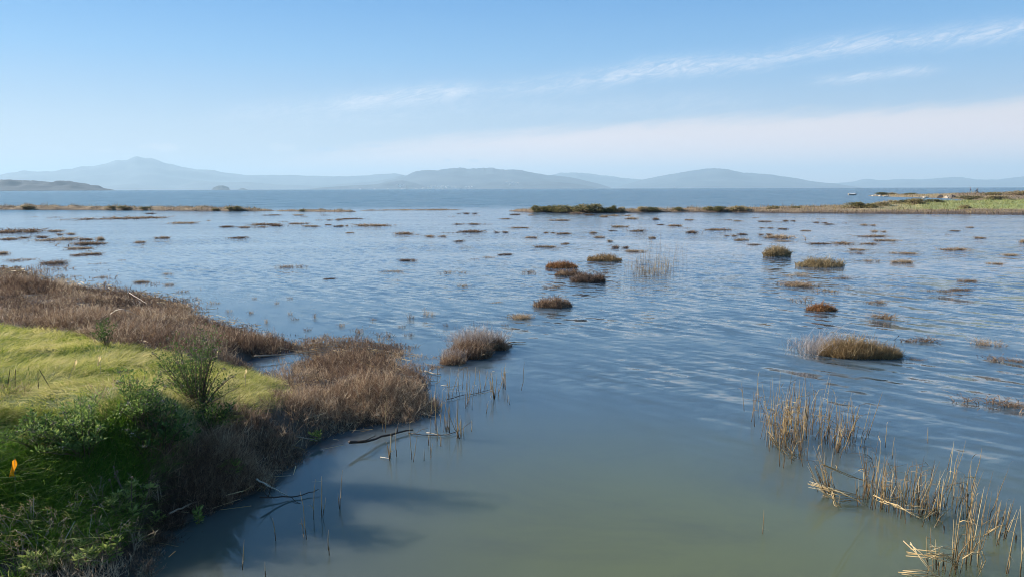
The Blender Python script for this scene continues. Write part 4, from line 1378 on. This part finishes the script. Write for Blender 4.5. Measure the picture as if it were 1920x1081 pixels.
# ------------------------------------------------------------------ the spits between marsh and bay
def strip(front, back, n, hump, seed, greenfn=None, rows=14):
    """land between a front waterline (px, py) and a back line (px, py, z)"""
    px = np.linspace(front[0][0], front[-1][0], n)
    fy = np.interp(px, [p[0] for p in front], [p[1] for p in front])
    by = np.interp(px, [p[0] for p in back], [p[1] for p in back])
    bz = np.interp(px, [p[0] for p in back], [p[2] for p in back])
    A = np.array([at(a, b, 0) for a, b in zip(px, fy)])
    B = np.array([at(a, b, c) for a, b, c in zip(px, by, bz)])
    t = np.linspace(0, 1, rows)
    P = np.zeros((n, rows + 2, 3))
    G = np.zeros((n, rows + 2))
    for j, q in enumerate(t):
        pt = A + (B - A) * q
        end = np.minimum(1, np.minimum(np.arange(n), np.arange(n)[::-1]) / 4.0)
        z = bz * q ** .8 + hump * np.sin(np.pi * min(1, q * 1.0)) ** .7 * (1 - .3 * q) * np.clip(1 + .6 * wob(pt[:, 0], pt[:, 1], 7, seed) + .35 * wob(pt[:, 0], pt[:, 1], 2.6, seed + 5), .15, 3) + .08 * wob(pt[:, 0], pt[:, 1], 2.2, seed + 1) * min(1, 4 * q)
        z = np.where(q == 0, -.05, np.maximum(z, .02) * end)
        P[:, j + 1] = np.column_stack([pt[:, :2], z])
        G[:, j + 1] = .1 if q < .06 else (.34 if greenfn is None else greenfn(px, q))
    o1 = unit(A[:, :2])
    P[:, 0] = np.column_stack([A[:, :2] - o1 * 1.0, np.full(n, -.4)])
    P[:, -1] = np.column_stack([B[:, :2] + o1 * 4.0, np.full(n, -.4)])
    G[:, 0], G[:, -1] = .05, .3
    mb = MB()
    mb.grid(P, G)
    tag(mb.build('spit', M['spit'], smooth=True), kind='structure')
    return P, G


def spit_cover(P, G, dens, hh, seed, lab, wv=.05):
    """coarse grass growing on a spit (uncountable)"""
    n, m = P.shape[:2]
    a = P[:-1, 1:-2].reshape(-1, 3); b = P[1:, 1:-2].reshape(-1, 3); c = P[:-1, 2:-1].reshape(-1, 3); d = P[1:, 2:-1].reshape(-1, 3)
    ga = G[:-1, 2:-1].reshape(-1)
    area = np.linalg.norm(np.cross(b - a, c - a), axis=1)
    k = RNG.poisson(np.minimum(area * dens, 400))
    idx = np.repeat(np.arange(len(a)), k)
    u, v = RNG.random(len(idx))[:, None], RNG.random(len(idx))[:, None]
    p = a[idx] * (1 - u) * (1 - v) + b[idx] * u * (1 - v) + c[idx] * (1 - u) * v + d[idx] * u * v
    pk = wob(p[:, 0], p[:, 1], 4, seed) + .6 * wob(p[:, 0], p[:, 1], 1.5, seed + 1)
    var = np.clip(ga[idx] * .95 + .20 * pk + RNG.normal(0, .14, len(idx)), 0, 1)
    L = hh * np.clip(.75 + .45 * pk, .2, 1.6) * RNG.uniform(.6, 1.2, len(idx))
    mb = MB()
    mb.ribbons(p - np.array([0, 0, .03]), lean(len(idx), .45), L, wv, None, 1, var, .6)
    tag(mb.build('spit_grass', M['spitgrass']), lab, 'grass', kind='stuff')


P1, G1 = strip([(-150, 393.5), (0, 393.4), (120, 393.6), (250, 394.4), (350, 395.2), (440, 396), (515, 395.6)], [(-150, 387.5, .5), (0, 387.0, .5), (200, 388.0, .5), (300, 389.3, .42), (440, 391, .3), (480, 393, .12), (515, 394.6, .04)], 150, .42, 301)
spit_cover(P1, G1, 9, .52, 303, 'dry tan grass covering the left spit')
P2, G2 = strip([(515, 396), (560, 396.6), (640, 397.6), (668, 397)], [(515, 394.8, .05), (560, 393.4, .16), (640, 394, .12), (668, 396, .03)], 60, .10, 311)
spit_cover(P2, G2, 8, .34, 313, 'low dry grass on the detached tip of the left spit')
P3, G3 = strip([(676, 395.2), (760, 394.4), (830, 394.2), (868, 394)], [(676, 394.4, .02), (760, 393.2, .06), (830, 393, .06), (868, 393.5, .02)], 60, .05, 321)


def gr(px, q):
    e = np.interp(px, [1500, 1640, 1750, 1920], [.34, .50, .90, .98])
    return e if q > .22 else .30


spit_cover(P3, G3, 9, .16, 323, 'sparse brown growth on the thin sand bar')
P4, G4 = strip([(955, 396.2), (1000, 398), (1100, 399.2), (1170, 399), (1280, 397.6), (1400, 398.4), (1500, 400), (1600, 400.8), (1700, 401.4), (1850, 402.6), (2000, 404)],
               [(955, 395.0, .03), (1000, 391.5, .4), (1100, 391, .55), (1170, 392.4, .35), (1280, 391, .35), (1420, 389, .5), (1560, 386, .6), (1640, 384, .75), (1700, 380, .9), (1780, 376.5, 1.1), (1920, 375, 1.25), (2000, 375, 1.3)], 320, .22, 331, gr, 22)
spit_cover(P4, G4, 7, .42, 333, 'tan and green grass covering the long right spit')
P5, G5 = strip([(1628, 367.6), (1660, 368.6), (1700, 370.2), (1770, 371.6), (1800, 374), (1860, 377), (2000, 378)],
               [(1628, 367.0, .05), (1680, 364.8, .6), (1750, 364, .9), (1815, 361.6, 1.55), (1860, 361.2, 1.7), (1920, 360.6, 1.8), (2000, 360.5, 1.8)], 130, .15, 341, lambda px, q: np.where(px > 1790, .30, .45), 16)
spit_cover(P5, G5, 1.3, .5, 343, 'brown scrubby cover on the far rocky point', .12)


def zon(P, px, py):
    """nearest land height under a sight line"""
    pr = project(P.reshape(-1, 3))
    k = np.argmin((pr[0] - px) ** 2 + ((pr[1] - py) * 4) ** 2)
    return P.reshape(-1, 3)[k]


def shrub_proto(seed):
    global RNG
    keep_, RNG = RNG, np.random.default_rng(seed)
    root = bpy.data.objects.new('spit_shrub', None)
    COL.objects.link(root)
    lf, tw = MB(), MB()
    for _ in range(26):
        a, e = RNG.uniform(0, 6.283), RNG.uniform(.25, 1.0)
        tip = np.array([math.cos(a) * (1 - e * .55) * .5, math.sin(a) * (1 - e * .55) * .5, e * RNG.uniform(.7, 1.0)])
        tw.tube([(0, 0, 0), tip * np.array([.5, .5, .45]), tip], [.02, .012, .005], 4, .4)
        n = 46
        c = tip + RNG.normal(0, .10, (n, 3)) - np.array([0, 0, .08])
        c[:, 2] = np.abs(c[:, 2])
        lf.leaves(c, RNG.normal(size=(n, 3)) + np.array([0, 0, .6]), RNG.uniform(.07, .15, n), .06, np.clip(RNG.normal(.52, .26, n), 0, 1))
    lf.build('leaves', M['shrub'], root)
    tw.build('stems', M['twig'], root)
    RNG = keep_
    return root


SP = [shrub_proto(400 + i) for i in range(4)]
SHR = [  # px, base py, w, h, land, label
 (1003, 396, 18, 14, 4, 'small dark bush at the left end of the shrubby island'), (1018, 397, 30, 12, 4, 'low brown bush, second from the left end of the shrubby island'), (1036, 396, 26, 15, 4, 'green bush, third from the left end of the shrubby island'),
 (1060, 397, 44, 16, 4, 'wide bush left of the middle of the shrubby island'), (1090, 397, 50, 18, 4, 'tallest broad bush in the middle of the shrubby island'), (1118, 397, 30, 17, 4, 'round bush just right of the island middle'),
 (1134, 397, 22, 12, 4, 'low bush between the two round ones at the island right end'), (1147, 396, 18, 15, 4, 'pointed dark bush at the right end of the shrubby island'), (1164, 396.5, 16, 11, 4, 'small lone bush just off the right end of the shrubby island'),
 (1206, 395, 22, 9, 4, 'brown bush first on the bare sand right of the island'), (1224, 395.5, 24, 10, 4, 'dark green bush second on the bare sand right of the island'), (1269, 394, 18, 8, 4, 'dark round bush alone on the bare sand'),
 (1328, 395, 24, 10, 4, 'dark green bush at the left start of the grassy spit'), (1352, 395, 26, 10, 4, 'brown bush beside the dark green one on the spit'), (1386, 393, 34, 10, 4, 'wide grey brown bush on the spit crest'), (1450, 392, 20, 8, 4, 'small brown bush midway along the right spit'), (1490, 392, 22, 7, 4, 'low dark bush right of the midway one'),
 (1602, 389.5, 34, 12, 4, 'reddish bush in front of the white boat'), (1630, 390, 26, 11, 4, 'dark bush right of the reddish one'), (1650, 386, 30, 10, 4, 'brown bush left of the tan boulder on the spit'), (1676, 383, 24, 9, 4, 'green bush right of the tan boulder'), (1714, 383, 34, 12, 4, 'large dark green bush at the start of the green grass'), (1694, 383, 18, 11, 4, 'pale feathery bush left of the large dark green one'), (1750, 380, 30, 8, 4, 'low brown bush behind the green grass'), (1808, 391, 20, 8, 4, 'small olive bush standing in the green grass'),
 (1655, 364.5, 22, 5, 5, 'low green bush at the left tip of the rocky point'), (1668, 364.5, 20, 5, 5, 'low green bush second on the rocky point'), (1706, 365, 18, 4, 5, 'brown bush midway on the rocky point'),
 (1820, 374, 40, 7, 5, 'brown bush behind the inlet on the far land'), (1872, 376, 40, 8, 5, 'dark grey bush at the right behind the green grass'), (1905, 374, 36, 9, 5, 'brown bush near the right frame edge behind the grass'), (1905, 364.5, 34, 8, 5, 'tall brown bush on the far skyline at the right edge'), (1860, 366, 24, 6, 5, 'low olive bush on the far land right of the people'),
 (206, 390.5, 16, 5, 1, 'dark bush midway along the left spit'), (232, 390.5, 20, 6, 1, 'dark bush just right of the midway one on the left spit'), (275, 391.5, 20, 5, 1, 'low brown bush on the left spit before its tip'), (430, 393, 14, 6, 1, 'small dark bush near the tip of the left spit'), (446, 394, 16, 8, 1, 'round dark green bush on the tip of the left spit'), (404, 394, 14, 4, 1, 'low dark bush left of the tip of the left spit'), (56, 388.5, 22, 4, 1, 'low brown bush toward the left end of the left spit'), (568, 395.5, 14, 4, 2, 'small brown bush on the detached tip of the left spit')]
LANDS = {1: P1, 2: P2, 4: P4, 5: P5}
for i, (px, py, w, h, ld, lab) in enumerate(SHR):
    p = zon(LANDS[ld], px, py)
    d = math.hypot(p[0], p[1])
    q = far(px, py, d)
    p = np.array([q[0], q[1], p[2] - .05])
    ww, hh = w / F * d * 1.15, h / F * d * .84
    pr = SP[i % 4]
    if i < 4:
        o = pr
        o.location, o.scale, o.rotation_euler = p, (ww, ww * .8, hh), (0, 0, rt.uniform(0, 6))
    else:
        o = dup(pr, p, rt.uniform(0, 6), (ww, ww * .8, hh))
    o['label'], o['category'], o['group'] = lab, 'bush', 'bushes on the spits'


# rocks, white boat, people
M['rock_pale'] = plain('pale_rock', (.50, .41, .30), .85, .15, 1.5, (.30, .24, .18))
M['rock_dark'] = plain('dark_rock', (.055, .045, .038), .8, .15, 1.5, (.13, .10, .08))


def rock_mesh(seed, mat):
    r = np.random.default_rng(seed)
    nu, nv = 14, 8
    P = np.zeros((nu + 1, nv + 1, 3))
    for i in range(nu + 1):
        for j in range(nv + 1):
            a, b = i / nu * 2 * math.pi, j / nv * math.pi * .62
            rr_ = .5 * (1 + .16 * math.sin(2 * a + seed) + .12 * math.sin(5 * a + 2 * seed + 3 * b) + .10 * math.cos(3 * b + seed + a))
            P[i, j] = (math.cos(a) * math.sin(b) * rr_, math.sin(a) * math.sin(b) * rr_, math.cos(b) * rr_ + .12)
    P[-1] = P[0]
    P[:, 0] = P[:, 0].mean(0)
    mb = MB()
    mb.grid(P)
    return mb.mesh('boulder', mat)


RK = [rock_mesh(3, M['rock_pale']), rock_mesh(8, M['rock_pale']), rock_mesh(5, M['rock_dark'])]
ROCKS = [(1640, 368, 9, 2.4, 0, 'pale rock at the far left end of the rocky point'), (1650, 368.4, 8, 2.2, 1, 'second pale rock along the waterline of the rocky point'), (1662, 368.6, 10, 2.4, 0, 'third pale rock along the waterline of the rocky point'), (1676, 369.2, 9, 2.6, 1, 'pale rock below the two green bushes of the rocky point'), (1690, 369.6, 11, 2.6, 0, 'pale rock just right of those below the green bushes'), (1704, 370, 9, 2.6, 1, 'pale rock at the middle of the rocky waterline'), (1720, 370.4, 10, 2.6, 0, 'pale rock right of the middle of the rocky waterline'), (1736, 370.8, 10, 2.6, 1, 'pale rock left of the dark boulders'),
         (1763, 370.4, 10, 4.6, 2, 'dark boulder at the waterline left of the pale slab'), (1778, 370.6, 16, 3.2, 0, 'broad pale slab between the dark boulders'), (1787, 371.5, 9, 5.5, 2, 'tall dark boulder right of the pale slab'), (1794, 371.8, 8, 6.2, 2, 'darkest rightmost boulder of the rocky point'), (1806, 371, 14, 3, 1, 'pale rock right of the dark boulders')]
for px, py, w, h, k, lab in ROCKS:
    p = zon(P5, px, py)
    d = math.hypot(p[0], p[1])
    q = far(px, py, d)
    o = bpy.data.objects.new('boulder', RK[k])
    COL.objects.link(o)
    o.location = (q[0], q[1], max(p[2] - .1, -.05))
    o.scale = (w / F * d, w / F * d * .8, h / F * d * 1.6)
    o.rotation_euler.z = rt.uniform(0, 6)
    tag(o, lab, 'rock', 'rocks of the far point')
p = zon(P4, 1660, 384)
o = bpy.data.objects.new('boulder', RK[0])
COL.objects.link(o)
o.location = (far(1660, 384, math.hypot(p[0], p[1]))[0], p[1], p[2] - .1)
o.scale = (1.0, .8, 1.0)
tag(o, 'tan boulder among the bushes on the crest of the right spit', 'rock')

c = at(1598, 366.2)
d = math.hypot(c[0], c[1])
Lb = 13.5 / F * d
r = empty('moored_boat', (c[0], c[1], 0), 'small white boat lying low off the rocky point', 'boat', None, -math.atan2(c[0], c[1]) + .15)
mb, tp = MB(), MB()
sec = []
for t in np.linspace(-1, 1, 11):
    b = .30 * Lb * (1 - max(0, t) ** 3 * .9)
    sh = .19 * Lb * (1 + .2 * t * t)
    sec.append([(t * Lb / 2 * (1.0 if t < 0 else 1.0), -b, sh), (t * Lb / 2 * .94, -b * .85, .02), (t * Lb / 2 * .9, 0, -.15), (t * Lb / 2 * .94, b * .85, .02), (t * Lb / 2, b, sh)])
mb.grid(np.array(sec)); S = np.array(sec); mb.add(S[0], quads=[[0, 1, 2, 3]], tris=[[0, 3, 4]])
M['boathull'] = plain('boat_hull', (.40, .33, .27), .6)
M['boattop'] = plain('boat_white', (.80, .79, .77), .5)
mb.build('hull', M['boathull'], r)
top = S[:, [0, 4]].copy()
mid = top.mean(1); mid[:, 2] += .07 * Lb * (1 - np.linspace(-1, 1, 11) ** 4)
tp.grid(np.stack([top[:, 0] * [1, 1.02, 1], mid, top[:, 1] * [1, 1.02, 1]], 1))
tp.build('deck_cover', M['boattop'], r)


def person(px, py, base_z, d, pose, label, cols):
    q = far(px, py, d)
    root = empty('person', (q[0], q[1], base_z), label, 'person', None, 0.0)
    me = bpy.data.meshes.new('body')
    if pose == 'walk':
        J = {'pel': (0, 0, .95, .13), 'wai': (0, 0, 1.12, .125), 'che': (-.02, 0, 1.34, .15), 'nec': (-.03, 0, 1.52, .055), 'hea': (-.05, 0, 1.64, .095), 'top': (-.05, 0, 1.74, .075),
             'lhip': (0, .09, .9, .09), 'lkn': (-.16, .1, .5, .06), 'lan': (-.22, .1, .08, .045), 'lto': (-.4, .1, .03, .035), 'rhip': (0, -.09, .9, .09), 'rkn': (.08, -.1, .5, .06), 'ran': (.3, -.1, .12, .045), 'rto': (.16, -.1, .03, .035),
             'lsh': (-.02, .19, 1.42, .065), 'lel': (.1, .24, 1.15, .045), 'lha': (-.05, .24, .92, .035), 'rsh': (-.02, -.19, 1.42, .065), 'rel': (-.14, -.24, 1.16, .045), 'rha': (-.32, -.22, 1.02, .035)}
    else:
        J = {'pel': (0, 0, .5, .16), 'wai': (.02, 0, .7, .15), 'che': (0, 0, .95, .17), 'nec': (-.04, 0, 1.14, .06), 'hea': (-.08, 0, 1.27, .10), 'top': (-.08, 0, 1.37, .08),
             'lhip': (-.05, .1, .48, .095), 'lkn': (-.48, .12, .55, .07), 'lan': (-.62, .12, .1, .05), 'lto': (-.8, .12, .04, .04), 'rhip': (-.05, -.1, .48, .095), 'rkn': (-.46, -.12, .52, .07), 'ran': (-.7, -.12, .1, .05), 'rto': (-.88, -.12, .05, .04),
             'lsh': (0, .2, 1.04, .07), 'lel': (-.1, .25, .78, .05), 'lha': (-.35, .15, .66, .04), 'rsh': (0, -.2, 1.04, .07), 'rel': (-.1, -.25, .78, .05), 'rha': (-.35, -.15, .66, .04)}
    E_ = [('pel', 'wai'), ('wai', 'che'), ('che', 'nec'), ('nec', 'hea'), ('hea', 'top'), ('pel', 'lhip'), ('lhip', 'lkn'), ('lkn', 'lan'), ('lan', 'lto'), ('pel', 'rhip'), ('rhip', 'rkn'), ('rkn', 'ran'), ('ran', 'rto'), ('che', 'lsh'), ('lsh', 'lel'), ('lel', 'lha'), ('che', 'rsh'), ('rsh', 'rel'), ('rel', 'rha')]
    ks = list(J)
    me.from_pydata([J[k][:3] for k in ks], [(ks.index(a), ks.index(b)) for a, b in E_], [])
    o = bpy.data.objects.new('body', me)
    COL.objects.link(o)
    o.parent = root
    mod = o.modifiers.new('skin', 'SKIN')
    for i, k in enumerate(ks):
        me.skin_vertices[0].data[i].radius = (J[k][3], J[k][3])
    me.skin_vertices[0].data[0].use_root = True
    sb = o.modifiers.new('sub', 'SUBSURF'); sb.levels = sb.render_levels = 1
    m, t, b = material('clothing_' + pose)
    tcn = t.n('ShaderNodeTexCoord')
    _, _, zz = sep(t, tcn.outputs['Object'])
    a, bb, cc, zc, zn = cols
    col = t.mix(t.smooth(zz, zc - .02, zc + .02), a, bb)
    col = t.mix(t.smooth(zz, zn - .02, zn + .02), col, cc)
    t.put(b.inputs['Base Color'], col)
    me.materials.append(m)
    # hair cap
    hx, hy, hzz = J['top'][:3]
    mb = MB()
    P = np.array([[(hx + .015 + math.cos(u) * math.sin(v) * .105, hy + math.sin(u) * math.sin(v) * .105, hzz - .03 + math.cos(v) * .105) for v in np.linspace(0, 1.6, 6)] for u in np.linspace(0, 2 * math.pi, 13)])
    mb.grid(P)
    mb.build('hair', M['hair'], root, smooth=True)
    return root


M['hair'] = plain('dark_hair', (.03, .022, .018), .6)
p = zon(P5, 1820, 361.5)
dp = math.hypot(p[0], p[1])
person(1819.5, 360, p[2], dp, 'walk', 'person in dark clothes walking along the skyline of the far point', ((.03, .035, .06), (.07, .075, .13), (.35, .22, .16), .95, 1.52))
p2 = zon(P5, 1832, 361.4)
person(1832, 360, p2[2] + .05, dp + 2, 'sit', 'person in dark clothes sitting low beside the walking person', ((.02, .022, .03), (.03, .03, .045), (.30, .19, .14), .5, 1.12))
o = bpy.data.objects.new('boulder', RK[2])
COL.objects.link(o)
q = far(1832.3, 360, dp + 2)
o.location, o.scale = (q[0], q[1], p2[2] - .05), (.8, .8, .75)
tag(o, 'dark rock under the sitting person on the far point', 'rock')

# ------------------------------------------------------------------ haze over the bay
hm = bpy.data.materials.new('haze_air')
hm.use_nodes = True
hm.node_tree.nodes.clear()
out = hm.node_tree.nodes.new('ShaderNodeOutputMaterial')
pv = hm.node_tree.nodes.new('ShaderNodeVolumePrincipled')
pv.inputs['Color'].default_value = (.60, .84, 1.0, 1)
pv.inputs['Density'].default_value = 8.6e-5
pv.inputs['Anisotropy'].default_value = 0.1
hm.node_tree.links.new(pv.outputs[0], out.inputs['Volume'])
mb = MB()
mb.box((-30000, -200, -90), (30000, 33000, 800))
tag(mb.build('haze', hm), 'pale blue air over the bay', 'haze', kind='stuff')
